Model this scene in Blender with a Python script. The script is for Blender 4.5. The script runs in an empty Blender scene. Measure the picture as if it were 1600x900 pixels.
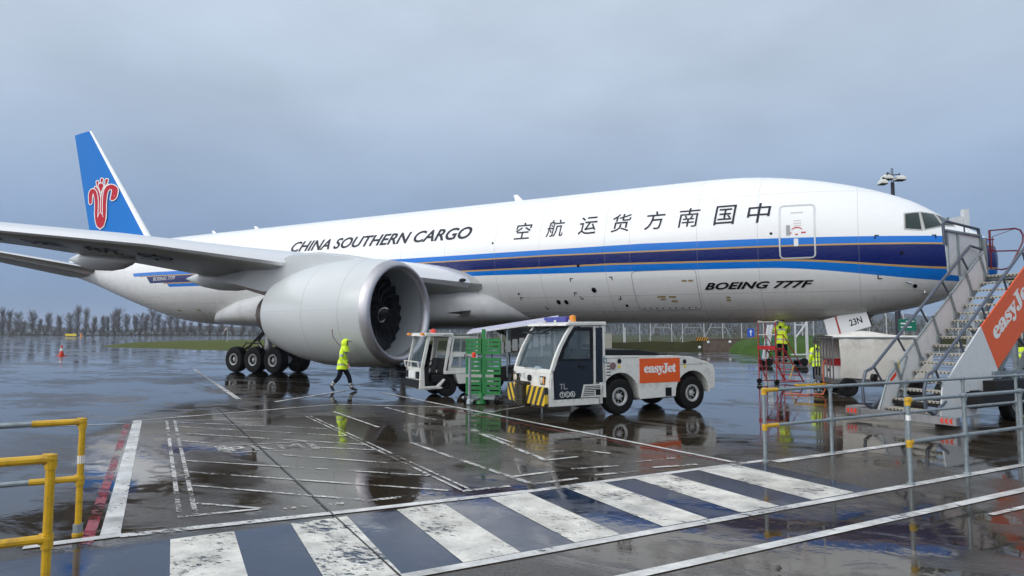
import bpy, bmesh, math, random
import numpy as np
from mathutils import Vector, Matrix
random.seed(7)
R = math.radians
SC = bpy.context.scene
COL = SC.collection

# ------------------------------------------------------------------ camera
CAMP = Vector((-4.4416, -28.6648, 2.04937)); YAW = .50759; PIT = .06842; FPX = 1008.68
FWD = Vector((-math.sin(YAW)*math.cos(PIT), math.cos(YAW)*math.cos(PIT), math.sin(PIT)))
RGT = Vector((math.cos(YAW), math.sin(YAW), 0)); UPV = RGT.cross(FWD)
cd = bpy.data.cameras.new('camera'); cam = bpy.data.objects.new('camera', cd); COL.objects.link(cam)
cd.sensor_width = 36; cd.lens = 36*FPX/1600; cd.clip_end = 6000; cd.clip_start = .1
cam.matrix_world = Matrix(((RGT.x, UPV.x, -FWD.x, CAMP.x), (RGT.y, UPV.y, -FWD.y, CAMP.y), (RGT.z, UPV.z, -FWD.z, CAMP.z), (0, 0, 0, 1)))
SC.camera = cam

# ------------------------------------------------------------------ sky, sun, exposure
SUN_EL = R(31); SUN_AZ = R(205)          # compass style: from +Y clockwise; sun behind the photographer
W = bpy.data.worlds.new('World'); SC.world = W; W.use_nodes = True
nt = W.node_tree; nt.nodes.clear()
def wn(t, **k):
    n = nt.nodes.new(t)
    for a, b in k.items(): setattr(n, a, b)
    return n
out = wn('ShaderNodeOutputWorld'); bg = wn('ShaderNodeBackground'); bg.inputs['Strength'].default_value = .1
sky = wn('ShaderNodeTexSky', sky_type='NISHITA', sun_disc=False, sun_elevation=SUN_EL, sun_rotation=SUN_AZ)
tc = wn('ShaderNodeTexCoord'); sep = wn('ShaderNodeSeparateXYZ')
nt.links.new(tc.outputs['Generated'], sep.inputs[0])
ramp = wn('ShaderNodeValToRGB'); cr = ramp.color_ramp
cols = [(0, (1.55, 2.45, 4.1)), (.06, (1.75, 2.7, 4.4)), (.17, (2.5, 3.4, 4.95)), (.34, (4.05, 4.85, 5.95)), (.55, (5.4, 6.2, 7.2)), (1, (6.5, 7., 7.6))]
for i, (p, c) in enumerate(cols):
    e = cr.elements[i] if i < 2 else cr.elements.new(p)
    e.position = p; e.color = (*c, 1)
nt.links.new(sep.outputs['Z'], ramp.inputs[0])
mp = wn('ShaderNodeMapping'); mp.inputs['Scale'].default_value = (1, 1, 2.6)
nt.links.new(tc.outputs['Generated'], mp.inputs[0])
no = wn('ShaderNodeTexNoise'); no.inputs['Scale'].default_value = 2.6; no.inputs['Detail'].default_value = 5; no.inputs['Roughness'].default_value = .5
nt.links.new(mp.outputs[0], no.inputs['Vector'])
mr = wn('ShaderNodeMapRange'); mr.inputs[1].default_value = .3; mr.inputs[2].default_value = .7; mr.inputs[3].default_value = .88; mr.inputs[4].default_value = 1.12
nt.links.new(no.outputs[0], mr.inputs[0])
mul = wn('ShaderNodeVectorMath', operation='SCALE'); nt.links.new(ramp.outputs[0], mul.inputs[0]); nt.links.new(mr.outputs[0], mul.inputs['Scale'])
# broad bright patch added to the unseen sky behind the camera, lighting the belly
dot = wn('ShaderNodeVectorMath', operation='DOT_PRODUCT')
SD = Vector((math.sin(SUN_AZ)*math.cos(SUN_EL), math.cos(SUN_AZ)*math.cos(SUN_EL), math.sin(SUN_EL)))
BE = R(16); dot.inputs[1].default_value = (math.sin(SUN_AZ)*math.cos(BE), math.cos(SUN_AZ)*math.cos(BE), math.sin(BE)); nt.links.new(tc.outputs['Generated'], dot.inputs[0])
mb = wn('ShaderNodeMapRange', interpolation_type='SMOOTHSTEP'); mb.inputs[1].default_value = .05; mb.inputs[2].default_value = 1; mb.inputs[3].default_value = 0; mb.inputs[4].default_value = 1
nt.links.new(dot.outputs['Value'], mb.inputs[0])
sky_fill = wn('ShaderNodeVectorMath', operation='SCALE'); sky_fill.inputs[0].default_value = (12.0, 11.9, 11.7); nt.links.new(mb.outputs[0], sky_fill.inputs['Scale'])
mul2 = wn('ShaderNodeVectorMath', operation='ADD'); nt.links.new(mul.outputs[0], mul2.inputs[0]); nt.links.new(sky_fill.outputs[0], mul2.inputs[1])
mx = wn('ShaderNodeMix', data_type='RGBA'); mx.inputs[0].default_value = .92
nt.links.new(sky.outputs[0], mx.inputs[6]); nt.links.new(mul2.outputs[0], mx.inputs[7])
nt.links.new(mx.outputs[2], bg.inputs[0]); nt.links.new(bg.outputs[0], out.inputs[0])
sl = bpy.data.lights.new('sun', 'SUN'); sl.energy = .55; sl.angle = R(25); sl.color = (1, .96, .9)
so = bpy.data.objects.new('sun', sl); COL.objects.link(so); so.rotation_euler = SD.to_track_quat('Z', 'Y').to_euler(); so.location = (0, -40, 60)
SC.view_settings.view_transform = 'Standard'; SC.view_settings.look = 'None'; SC.view_settings.gamma = 1
SC.view_settings.use_curve_mapping = False; SC.view_settings.exposure = .27
SC.cycles.max_bounces = 8; SC.cycles.transparent_max_bounces = 12; SC.cycles.caustics_reflective = False; SC.cycles.caustics_refractive = False

# ------------------------------------------------------------------ ground frame: a runs along the bay away to the right, c away to the left
GANG = math.atan2(.836, .549); CG, SG = math.cos(GANG), math.sin(GANG)
def G(a, c, z=0): return Vector((a*CG-c*SG, a*SG+c*CG, z))
def ray(px, py): return FWD+RGT*((px-800)/FPX)+UPV*((450-py)/FPX)
def on_y(px, py, y):
    d = ray(px, py); return CAMP+d*((y-CAMP.y)/d.y)
def on_ground(px, py, z=0):
    d = ray(px, py); return CAMP+d*((z-CAMP.z)/d.z)
def at_depth(px, py, dd): return CAMP+ray(px, py)*dd

# ------------------------------------------------------------------ materials
def M(name, col, rough=.5, metal=0, coat=0, spec=.5, noise=0, nscale=8, rnoise=0, bump=0, bscale=60, emit=0, alpha=1, dirt=None, dirts=2.0):
    m = bpy.data.materials.new(name); m.use_nodes = True; t = m.node_tree; b = t.nodes['Principled BSDF']
    b.inputs['Base Color'].default_value = (*col, 1); b.inputs['Roughness'].default_value = rough; b.inputs['Metallic'].default_value = metal
    b.inputs['Specular IOR Level'].default_value = spec; b.inputs['Coat Weight'].default_value = coat; b.inputs['Coat Roughness'].default_value = .08
    if alpha < 1: b.inputs['Alpha'].default_value = alpha
    if emit: b.inputs['Emission Color'].default_value = (*col, 1); b.inputs['Emission Strength'].default_value = emit
    if noise or rnoise or bump or dirt:
        c = t.nodes.new('ShaderNodeTexCoord'); n = t.nodes.new('ShaderNodeTexNoise'); n.inputs['Scale'].default_value = nscale; n.inputs['Detail'].default_value = 6; n.inputs['Roughness'].default_value = .6
        t.links.new(c.outputs['Object'], n.inputs['Vector'])
        last = None
        if noise:
            h = t.nodes.new('ShaderNodeMapRange'); h.inputs[1].default_value = .3; h.inputs[2].default_value = .7; h.inputs[3].default_value = 1-noise; h.inputs[4].default_value = 1+noise
            t.links.new(n.outputs[0], h.inputs[0]); s = t.nodes.new('ShaderNodeVectorMath'); s.operation = 'SCALE'; s.inputs[0].default_value = col
            t.links.new(h.outputs[0], s.inputs['Scale']); last = s.outputs[0]
        if dirt:
            n3 = t.nodes.new('ShaderNodeTexNoise'); n3.inputs['Scale'].default_value = dirts; n3.inputs['Detail'].default_value = 8; n3.inputs['Roughness'].default_value = .7
            t.links.new(c.outputs['Object'], n3.inputs['Vector'])
            h3 = t.nodes.new('ShaderNodeMapRange'); h3.inputs[1].default_value = .5; h3.inputs[2].default_value = .8; h3.inputs[3].default_value = 0; h3.inputs[4].default_value = .8
            t.links.new(n3.outputs[0], h3.inputs[0])
            x = t.nodes.new('ShaderNodeMix'); x.data_type = 'RGBA'; x.inputs[6].default_value = (*col, 1); x.inputs[7].default_value = (*dirt, 1)
            t.links.new(h3.outputs[0], x.inputs[0])
            if last: t.links.new(last, x.inputs[6])
            last = x.outputs[2]
        if last: t.links.new(last, b.inputs['Base Color'])
        if rnoise:
            h2 = t.nodes.new('ShaderNodeMapRange'); h2.inputs[1].default_value = .3; h2.inputs[2].default_value = .7; h2.inputs[3].default_value = max(.02, rough-rnoise); h2.inputs[4].default_value = rough+rnoise
            t.links.new(n.outputs[0], h2.inputs[0]); t.links.new(h2.outputs[0], b.inputs['Roughness'])
        if bump:
            n2 = t.nodes.new('ShaderNodeTexNoise'); n2.inputs['Scale'].default_value = bscale; n2.inputs['Detail'].default_value = 4
            t.links.new(c.outputs['Object'], n2.inputs['Vector']); bp = t.nodes.new('ShaderNodeBump'); bp.inputs['Strength'].default_value = bump; bp.inputs['Distance'].default_value = .02
            t.links.new(n2.outputs[0], bp.inputs['Height']); t.links.new(bp.outputs[0], b.inputs['Normal'])
    return m
class NX:
    """small helper for maths in a node tree"""
    def __init__(s, t): s.t = t
    def m(s, op, a, b=None):
        n = s.t.nodes.new('ShaderNodeMath'); n.operation = op
        for i, v in enumerate((a, b)):
            if v is None: continue
            if isinstance(v, (int, float)): n.inputs[i].default_value = v
            else: s.t.links.new(v, n.inputs[i])
        return n.outputs[0]
    def mr(s, v, a, b, c, d, smooth=False):
        n = s.t.nodes.new('ShaderNodeMapRange')
        if smooth: n.interpolation_type = 'SMOOTHSTEP'
        for i, x in zip((1, 2, 3, 4), (a, b, c, d)): n.inputs[i].default_value = x
        s.t.links.new(v, n.inputs[0]); return n.outputs[0]
    def mix(s, f, a, b):
        n = s.t.nodes.new('ShaderNodeMix'); n.data_type = 'RGBA'
        for i, v in ((0, f), (6, a), (7, b)):
            if isinstance(v, tuple): n.inputs[i].default_value = (*v, 1)
            elif isinstance(v, (int, float)): n.inputs[i].default_value = v
            else: s.t.links.new(v, n.inputs[i])
        return n.outputs[2]
    def noise(s, vec, scale, detail=5, rough=.55, dist=0):
        n = s.t.nodes.new('ShaderNodeTexNoise'); n.inputs['Scale'].default_value = scale; n.inputs['Detail'].default_value = detail; n.inputs['Roughness'].default_value = rough; n.inputs['Distortion'].default_value = dist
        s.t.links.new(vec, n.inputs['Vector']); return n.outputs[0]
    def band(s, v, lo, hi): return s.m('MULTIPLY', s.m('GREATER_THAN', v, lo), s.m('LESS_THAN', v, hi))
def mat_nodes(name):
    m = bpy.data.materials.new(name); m.use_nodes = True; t = m.node_tree
    return m, t, t.nodes['Principled BSDF'], NX(t)
def mapped(t, kind='Object', rot=0, scale=(1, 1, 1)):
    c = t.nodes.new('ShaderNodeTexCoord'); mpn = t.nodes.new('ShaderNodeMapping'); mpn.inputs['Rotation'].default_value = (0, 0, rot); mpn.inputs['Scale'].default_value = scale
    t.links.new(c.outputs[kind], mpn.inputs[0]); return mpn.outputs[0]

MT = {}
MT['white'] = M('white_vehicle_paint', (.72, .71, .66), .35, coat=.25, noise=.05, nscale=3, dirt=(.27, .23, .17), dirts=3.2)
MT['plane_white'] = M('aircraft_white', (.8, .8, .8), .28, coat=.4)
MT['plane_grey'] = M('aircraft_grey', (.50, .52, .53), .35, coat=.2, noise=.03, nscale=1.5)
MT['wing_grey'] = M('wing_grey', (.36, .38, .385), .4, coat=.1, noise=.08, nscale=.8)
MT['metal'] = M('polished_metal', (.78, .78, .8), .24, metal=1, noise=.05, nscale=2)
MT['dull_metal'] = M('dull_metal', (.35, .34, .34), .4, metal=.9, noise=.15)
MT['burnt'] = M('burnt_metal', (.13, .10, .085), .45, metal=.7, noise=.2)
MT['dark'] = M('dark_machinery', (.013, .012, .011), .5, noise=.3, spec=.25)
MT['black'] = M('black_paint', (.007, .007, .008), .4, spec=.3)
MT['ink'] = M('lettering_ink', (.006, .006, .008), .6, spec=.15)
MT['rubber'] = M('tyre_rubber', (.009, .0085, .008), .65, spec=.22, noise=.3, nscale=20, bump=.3, bscale=90)
MT['rim'] = M('wheel_rim', (.52, .52, .5), .4, metal=.3, dirt=(.09, .075, .06), dirts=9)
MT['glass'] = M('cab_glass', (.16, .22, .25), .03, spec=.9, alpha=.36)
MT['darkglass'] = M('cockpit_glass', (.02, .035, .032), .06, spec=.45)
MT['doorglass'] = M('door_dark_panel', (.012, .017, .026), .12, spec=.5)
MT['orange'] = M('orange_panel', (.75, .105, .015), .4, noise=.05)
MT['plainwhite'] = M('white_lettering', (.8, .8, .78), .4)
MT['lampor'] = M('amber_lens', (.8, .28, .03), .25)
MT['lampred'] = M('red_lens', (.75, .05, .02), .25)
MT['lampblue'] = M('blue_light_bar', (.05, .055, .28), .25)
MT['green'] = M('green_paint', (.01, .19, .038), .4, noise=.1, dirt=(.02, .1, .03), dirts=5)
MT['galv'] = M('galvanised_steel', (.27, .31, .325), .42, metal=.45, noise=.18, nscale=14, dirt=(.12, .12, .11), dirts=6)
MT['railpaint'] = M('blue_grey_rail', (.085, .10, .13), .4, metal=.2, noise=.15)
MT['alu'] = M('stair_aluminium', (.66, .68, .69), .45, metal=.05, noise=.06, nscale=3, dirt=(.42, .42, .41), dirts=3)
MT['tread'] = M('stair_tread', (.42, .40, .34), .5, metal=.2, noise=.25, nscale=30)
MT['yellow'] = M('yellow_rail_paint', (.64, .37, .012), .4, noise=.12, dirt=(.10, .065, .03), dirts=7, bump=.15, bscale=30)
MT['red'] = M('red_paint', (.42, .02, .025), .4, noise=.12)
MT['maroon'] = M('maroon_gate', (.13, .006, .02), .4, noise=.1)
MT['hivis'] = M('hi_vis_yellow', (.72, .95, .03), .6, noise=.1, nscale=9, bump=.6, bscale=14)
MT['reflect'] = M('reflective_tape', (.42, .43, .42), .35)
MT['navy'] = M('navy_trousers', (.007, .009, .016), .75, spec=.12, noise=.2, bump=.5, bscale=16)
MT['boot'] = M('boot_leather', (.012, .011, .011), .45)
MT['skin'] = M('skin', (.46, .26, .19), .5)
MT['hair'] = M('dark_hair', (.014, .011, .01), .6)
MT['seat'] = M('black_vinyl', (.010, .010, .011), .45, spec=.3)
MT['canvas'] = M('off_white_canvas', (.70, .67, .61), .65, noise=.07, nscale=3, bump=.25, bscale=9, dirt=(.33, .29, .23), dirts=1.6)
MT['violet'] = M('violet_stripe', (.28, .27, .52), .5)
MT['teal'] = M('teal_paint', (.03, .22, .24), .45)
MT['cone'] = M('orange_cone', (.75, .05, .015), .45)
MT['bark'] = M('bare_bark', (.085, .072, .06), .8, noise=.2)
MT['twig'] = M('bare_twigs', (.125, .10, .08), .85)
MT['bush'] = M('winter_shrub', (.07, .062, .038), .85, noise=.4, nscale=1)
MT['bush2'] = M('brown_shrub', (.13, .09, .06), .85, noise=.3, nscale=1)
MT['concrete'] = M('concrete_wall', (.17, .12, .09), .75, noise=.2, nscale=2, dirt=(.06, .05, .04), dirts=1.2)
MT['blue_sign'] = M('blue_sign', (.01, .08, .55), .4)
MT['green_sign'] = M('green_sign', (.0, .16, .09), .4)
MT['ysign'] = M('yellow_sign', (.8, .6, .0), .5)
MT['post'] = M('white_fence_post', (.46, .48, .49), .5, noise=.1)
MT['mast'] = M('dark_mast', (.03, .028, .04), .5, metal=.3)
MT['hose'] = M('orange_hose', (.6, .12, .03), .5)
MT['lamphead'] = M('floodlight_head', (.66, .66, .6), .4)
MT['brace'] = M('grey_brace', (.36, .38, .39), .5)

# ------------------------------------------------------------------ mesh builder
class MB:
    def __init__(s): s.v = []; s.f = []; s.mi = []; s.sm = []
    def add(s, vs, fs, mi=0, smooth=False):
        o = len(s.v); s.v += [tuple(x) for x in vs]
        for f in fs: s.f.append([o+i for i in f]); s.mi.append(mi); s.sm.append(smooth)
        return s
    def hexa(s, b, t, mi=0):
        return s.add(list(b)+list(t), [(3, 2, 1, 0), (4, 5, 6, 7), (0, 1, 5, 4), (1, 2, 6, 5), (2, 3, 7, 6), (3, 0, 4, 7)], mi)
    def box(s, x0, x1, y0, y1, z0, z1, mi=0):
        return s.hexa([(x0, y0, z0), (x1, y0, z0), (x1, y1, z0), (x0, y1, z0)], [(x0, y0, z1), (x1, y0, z1), (x1, y1, z1), (x0, y1, z1)], mi)
    def bar(s, p0, p1, w, h, mi=0, upv=(0, 0, 1)):
        p0 = Vector(p0); p1 = Vector(p1); d = (p1-p0).normalized(); u = Vector(upv)
        if abs(d.dot(u)) > .98: u = Vector((1, 0, 0))
        sd = d.cross(u).normalized(); u = sd.cross(d)
        q = [sd*(-w/2)-u*(h/2), sd*(w/2)-u*(h/2), sd*(w/2)+u*(h/2), sd*(-w/2)+u*(h/2)]
        return s.hexa([p0+x for x in q], [p1+x for x in q], mi)
    def prism(s, poly, y0, y1, mi=0, axis='y'):
        n = len(poly)
        if axis == 'y': A = [(p[0], y0, p[1]) for p in poly]; B = [(p[0], y1, p[1]) for p in poly]
        elif axis == 'z': A = [(p[0], p[1], y0) for p in poly]; B = [(p[0], p[1], y1) for p in poly]
        else: A = [(y0, p[0], p[1]) for p in poly]; B = [(y1, p[0], p[1]) for p in poly]
        return s.add(A+B, [list(range(n))[::-1], list(range(n, 2*n))]+[(i, (i+1) % n, n+(i+1) % n, n+i) for i in range(n)], mi)
    def loft(s, rings, mi=0, cap0=True, cap1=True, smooth=True, closed=True):
        n = len(rings[0]); vs = [p for r in rings for p in r]; fs = []
        for i in range(len(rings)-1):
            for j in range(n if closed else n-1):
                k = (j+1) % n; fs.append((i*n+j, i*n+k, (i+1)*n+k, (i+1)*n+j))
        s.add(vs, fs, mi, smooth)
        if cap0: s.add(rings[0], [list(range(n))[::-1]], mi)
        if cap1: s.add(rings[-1], [list(range(n))], mi)
        return s
    def tube(s, pts, r, mi=0, n=8, closed=False, caps=True):
        pts = [Vector(p) for p in pts]; rs = r if isinstance(r, (list, tuple)) else [r]*len(pts)
        rings = []; N = len(pts); u = None
        for i, p in enumerate(pts):
            if closed: d = (pts[(i+1) % N]-pts[i-1]).normalized()
            else:
                d = ((pts[i+1]-p).normalized() if i < N-1 else Vector((0, 0, 0)))+((p-pts[i-1]).normalized() if i else Vector((0, 0, 0)))
                d = d.normalized() if d.length > 1e-6 else Vector((0, 0, 1))
            if u is None:
                u = Vector((0, 0, 1)) if abs(d.z) < .9 else Vector((1, 0, 0))
            u = (u-d*u.dot(d)).normalized(); w = d.cross(u)
            k = 1
            if 0 < i < N-1 or closed:
                a = (pts[(i+1) % N]-p).normalized(); k = min(1.5, 1/max(.5, a.dot(d)))
            rings.append([p+(u*math.cos(2*math.pi*j/n)+w*math.sin(2*math.pi*j/n))*rs[i]*k for j in range(n)])
        if closed: rings.append(rings[0])
        return s.loft(rings, mi, caps and not closed, caps and not closed, True)
    def cyl(s, p0, p1, r0, r1=None, mi=0, n=16): return s.tube([p0, p1], [r0, r0 if r1 is None else r1], mi, n)
    def lathe(s, prof, o=(0, 0, 0), axis='x', n=32, mi=0, cap=True):
        rings = []
        for x, r in prof:
            ring = []
            for j in range(n):
                t = 2*math.pi*j/n; c, sn = math.cos(t)*r, math.sin(t)*r
                p = {'x': (x, c, sn), 'y': (sn, x, c), 'z': (c, sn, x)}[axis]
                ring.append((p[0]+o[0], p[1]+o[1], p[2]+o[2]))
            rings.append(ring)
        return s.loft(rings, mi, cap, cap, True)
    def ball(s, c, r, mi=0, n=12, sc=(1, 1, 1)):
        rings = []
        for i in range(n//2+1):
            a = math.pi*i/(n//2); rr = max(1e-4, math.sin(a))
            rings.append([(c[0]+r*sc[0]*rr*math.cos(2*math.pi*j/n), c[1]+r*sc[1]*rr*math.sin(2*math.pi*j/n), c[2]-r*sc[2]*math.cos(a)) for j in range(n)])
        return s.loft(rings, mi, False, False, True)
    def build(s, name, mats, parent=None, bevel=0, ang=35, loc=None, rotz=0):
        me = bpy.data.meshes.new(name); me.from_pydata(s.v, [], s.f); me.update()
        if not isinstance(mats, (list, tuple)): mats = [mats]
        for m in mats: me.materials.append(MT[m] if isinstance(m, str) else m)
        me.polygons.foreach_set('material_index', s.mi); me.polygons.foreach_set('use_smooth', s.sm)
        bm = bmesh.new(); bm.from_mesh(me); bmesh.ops.recalc_face_normals(bm, faces=bm.faces); bm.to_mesh(me); bm.free()
        if any(s.sm): me.set_sharp_from_angle(angle=R(ang))
        o = bpy.data.objects.new(name, me); COL.objects.link(o)
        if parent: o.parent = parent
        if loc is not None: o.location = loc
        o.rotation_euler.z = rotz
        if bevel:
            b = o.modifiers.new('bevel', 'BEVEL'); b.width = bevel; b.segments = 2; b.limit_method = 'ANGLE'; b.angle_limit = R(40)
        return o
def tag(o, label=None, cat=None, group=None, kind=None):
    for k, v in (('label', label), ('category', cat), ('group', group), ('kind', kind)):
        if v: o[k] = v
    return o
def thing(name, label, cat, loc=(0, 0, 0), rotz=0, group=None):
    o = bpy.data.objects.new(name, None); COL.objects.link(o); o.location = loc; o.rotation_euler.z = rotz; o.empty_display_size = .3
    return tag(o, label, cat, group)
def copy_tree(o, parent=None):
    c = o.copy(); COL.objects.link(c)
    if parent: c.parent = parent
    for ch in [x for x in COL.objects if x.parent == o]: copy_tree(ch, c)
    return c
def struct(o): o['kind'] = 'structure'; return o

# text as a mesh: returns (verts2d, faces) scaled to the box (width, height), sliced so it can follow a curved skin
def math_bold(s):
    r = ''
    for ch in s:
        if 'A' <= ch <= 'Z': r += chr(0x1D400+ord(ch)-65)
        elif 'a' <= ch <= 'z': r += chr(0x1D41A+ord(ch)-97)
        else: r += ch
    return r
def text_mesh(s, width=None, height=None, shear=0, offset=0, space=1, cuts=0, res=4):
    cu = bpy.data.curves.new('t', 'FONT'); cu.body = s; cu.size = 1; cu.shear = shear; cu.offset = offset; cu.space_character = space; cu.resolution_u = res
    ob = bpy.data.objects.new('t', cu); COL.objects.link(ob)
    dg = bpy.context.evaluated_depsgraph_get(); me = bpy.data.meshes.new_from_object(ob.evaluated_get(dg))
    bm = bmesh.new(); bm.from_mesh(me); bpy.data.objects.remove(ob); bpy.data.meshes.remove(me); bpy.data.curves.remove(cu)
    xs = [v.co.x for v in bm.verts]; ys = [v.co.y for v in bm.verts]
    x0, x1, y0, y1 = min(xs), max(xs), min(ys), max(ys)
    kx = width/(x1-x0) if width else None; ky = height/(y1-y0) if height else None
    kx = kx or ky; ky = ky or kx
    for v in bm.verts: v.co = Vector(((v.co.x-x0)*kx, (v.co.y-y0)*ky, 0))
    H = (y1-y0)*ky
    for i in range(1, cuts):
        bmesh.ops.bisect_plane(bm, geom=bm.verts[:]+bm.edges[:]+bm.faces[:], plane_co=(0, H*i/cuts, 0), plane_no=(0, 1, 0))
    bm.verts.index_update()
    V = [(v.co.x, v.co.y) for v in bm.verts]; Fc = [[v.index for v in f.verts] for f in bm.faces]
    bm.free(); return V, Fc
def put_text(name, parent, mat, fn, *a, **k):
    V, Fc = text_mesh(*a, **k); m = MB(); m.add([fn(x, y) for x, y in V], Fc)
    me = bpy.data.meshes.new(name); me.from_pydata(m.v, [], m.f); me.materials.append(MT[mat]); o = bpy.data.objects.new(name, me); COL.objects.link(o)
    if parent: o.parent = parent
    return o

# ------------------------------------------------------------------ wet apron
def ground_mat():
    m, t, b, x = mat_nodes('wet_apron')
    v = mapped(t, 'Object', -GANG)
    big = x.noise(mapped(t, 'Object', -GANG, (.16, .30, 1)), 1.0, 5, .55, .6)
    mid = x.noise(mapped(t, 'Object', -GANG, (.9, 1.6, 1)), 1.0, 6, .62, .8)
    fine = x.noise(v, 38, 4, .6)
    grit = x.noise(v, 160, 2, .5)
    mixn = x.m('ADD', x.m('MULTIPLY', big, .62), x.m('MULTIPLY', mid, .38))
    wet = x.mr(mixn, .43, .53, 0, 1, True)           # 1 = standing water
    stain = x.noise(mapped(t, 'Object', -GANG, (.25, .6, 1)), 1.4, 7, .65)
    c = x.mix(x.mr(stain, .35, .68, 0, 1), (.023, .0155, .0085), (.066, .049, .030))
    c = x.mix(x.m('MULTIPLY', x.mr(grit, .45, .7, 0, 1), .35), c, (.10, .085, .065))
    c = x.mix(x.m('MULTIPLY', wet, .55), c, (.015, .0115, .008))
    # slab joints every 6 m
    sp = t.nodes.new('ShaderNodeSeparateXYZ'); t.links.new(v, sp.inputs[0])
    def joint(o, step, off):
        fr = x.m('FRACT', x.m('MULTIPLY', x.m('ADD', o, off), 1/step)); return x.m('LESS_THAN', x.m('ABSOLUTE', x.m('SUBTRACT', fr, .5)), .012/step)
    jt = x.m('MAXIMUM', joint(sp.outputs[0], 6.1, 500.2), joint(sp.outputs[1], 6.1, 500.9))
    c = x.mix(x.m('MULTIPLY', jt, .75), c, (.012, .011, .01))
    t.links.new(c, b.inputs['Base Color'])
    r = x.m('ADD', x.mr(wet, 0, 1, .24, .03), x.m('MULTIPLY', x.mr(fine, .3, .7, -.05, .07), x.mr(wet, 0, 1, 1, .12)))
    r = x.m('MAXIMUM', r, .025)
    t.links.new(r, b.inputs['Roughness']); b.inputs['Specular IOR Level'].default_value = .5
    bp = t.nodes.new('ShaderNodeBump'); bp.inputs['Distance'].default_value = .004
    rip = x.noise(v, 5, 3, .5)
    hgt = x.m('ADD', x.m('MULTIPLY', fine, x.mr(wet, 0, 1, .5, .0)), x.m('MULTIPLY', rip, x.mr(wet, 0, 1, .9, .42)))
    t.links.new(hgt, bp.inputs['Height']); bp.inputs['Strength'].default_value = .55
    t.links.new(bp.outputs[0], b.inputs['Normal']); return m
MT['ground'] = ground_mat()
g = MB(); S_ = 2600
g.add([(-S_, -S_, 0), (S_, -S_, 0), (S_, S_, 0), (-S_, S_, 0)], [(0, 1, 2, 3)])
struct(g.build('apron', 'ground'))

def paint_mat(name, col, wear, rough=.3, scale=3.5, dark=(.10, .09, .08)):
    m, t, b, x = mat_nodes(name)
    v = mapped(t, 'Object', -GANG)
    n = x.noise(mapped(t, 'Object', -GANG, (1, 2.2, 1)), scale*2.2, 8, .72); n2 = x.noise(v, scale*.35, 4, .6)
    f = x.noise(v, 55, 3, .6)
    k = x.m('ADD', x.m('ADD', x.m('MULTIPLY', n, .46), x.m('MULTIPLY', n2, .42)), x.m('MULTIPLY', f, .12))
    a = x.mr(k, .5+wear*.5-.035, .5+wear*.5+.02, 1, 0)
    dirt = x.mr(x.noise(v, 2.3, 7, .7), .36, .68, 0, .95)
    t.links.new(x.mix(dirt, col, tuple(.35*q+.65*w for q, w in zip(col, dark))), b.inputs['Base Color'])
    t.links.new(a, b.inputs['Alpha'])
    pud = x.mr(x.noise(mapped(t, 'Object', -GANG, (.5, 1, 1)), 1.3, 5, .6, .5), .45, .56, 0, 1, True)
    t.links.new(x.mr(pud, 0, 1, rough+.08, max(.05, rough-.18)), b.inputs['Roughness'])
    b.inputs['Specular IOR Level'].default_value = .5
    return m
MT['line'] = paint_mat('worn_white_line', (.74, .73, .70), .16)
MT['zebra'] = paint_mat('zebra_white', (.78, .75, .67), .13, .34)
MT['wornline'] = paint_mat('very_worn_line', (.70, .69, .65), .03, .32, 4.5)
MT['redline'] = paint_mat('red_line', (.33, .022, .035), .05, .25)
MT['greenline'] = paint_mat('faint_green_line', (.05, .16, .11), -.05, .25)
def tar_mat():
    m, t, b, x = mat_nodes('black_zebra_paint'); v = mapped(t, 'Object', -GANG)
    n = x.noise(mapped(t, 'Object', -GANG, (.6, 1, 1)), 1.2, 6, .6, .6)
    t.links.new(x.mix(x.mr(n, .4, .65, 0, 1), (.008, .017, .045), (.016, .027, .058)), b.inputs['Base Color'])
    t.links.new(x.mr(n, .42, .56, .05, .16, True), b.inputs['Roughness']); b.inputs['Specular IOR Level'].default_value = .75
    bp = t.nodes.new('ShaderNodeBump'); bp.inputs['Distance'].default_value = .003; bp.inputs['Strength'].default_value = .4
    t.links.new(x.noise(v, 6, 3, .5), bp.inputs['Height']); t.links.new(bp.outputs[0], b.inputs['Normal']); return m
MT['tar'] = tar_mat()
class Strips(MB):
    def quad(s, pts, z): return s.add([G(a, -b_, z) for a, b_ in pts], [(0, 1, 2, 3)])
    def line(s, p, q, w, z=.008):
        d = Vector((q[0]-p[0], q[1]-p[1])).normalized(); n = Vector((-d.y, d.x))*(w/2)
        return s.quad([(p[0]-n.x, p[1]-n.y), (q[0]-n.x, q[1]-n.y), (q[0]+n.x, q[1]+n.y), (p[0]+n.x, p[1]+n.y)], z)
# dark crossing bed, then white bars on it (b is measured towards the camera)
s = Strips(); s.quad([(-27.9, 4.66), (-18.25, 4.66), (-18.25, 6.66), (-27.9, 6.66)], .004); struct(s.build('crossing_bed', 'tar'))
s = Strips()
for a0, a1 in [(-26.36, -25.78), (-25.22, -24.62), (-24.05, -23.47), (-22.87, -22.32), (-21.76, -21.13), (-20.62, -20.0), (-19.42, -18.62)]:
    s.quad([(a0, 4.665), (a1, 4.665), (a1, 6.6), (a0, 6.6)], .008)
struct(s.build('zebra_bars', 'zebra'))
s = Strips()
s.line((-27.6, 4.28), (-26.8, 4.27), .13); s.line((-26.8, 4.3), (-24.6, 4.47), .13); s.line((-24.6, 4.47), (-22.3, 4.6), .13); s.line((-22.3, 4.61), (-17.9, 4.61), .12)
s.line((-27.9, 6.66), (-14.8, 6.7), .125); s.line((-14.8, 6.7), (-5, 6.72), .125)
s.line((-17.9, 4.75), (-6, 4.55), .16)
s.line((-26, 7.55), (-5, 7.5), .125); s.line((-18.2, 7.95), (-14, 8.0), .07)
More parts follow.
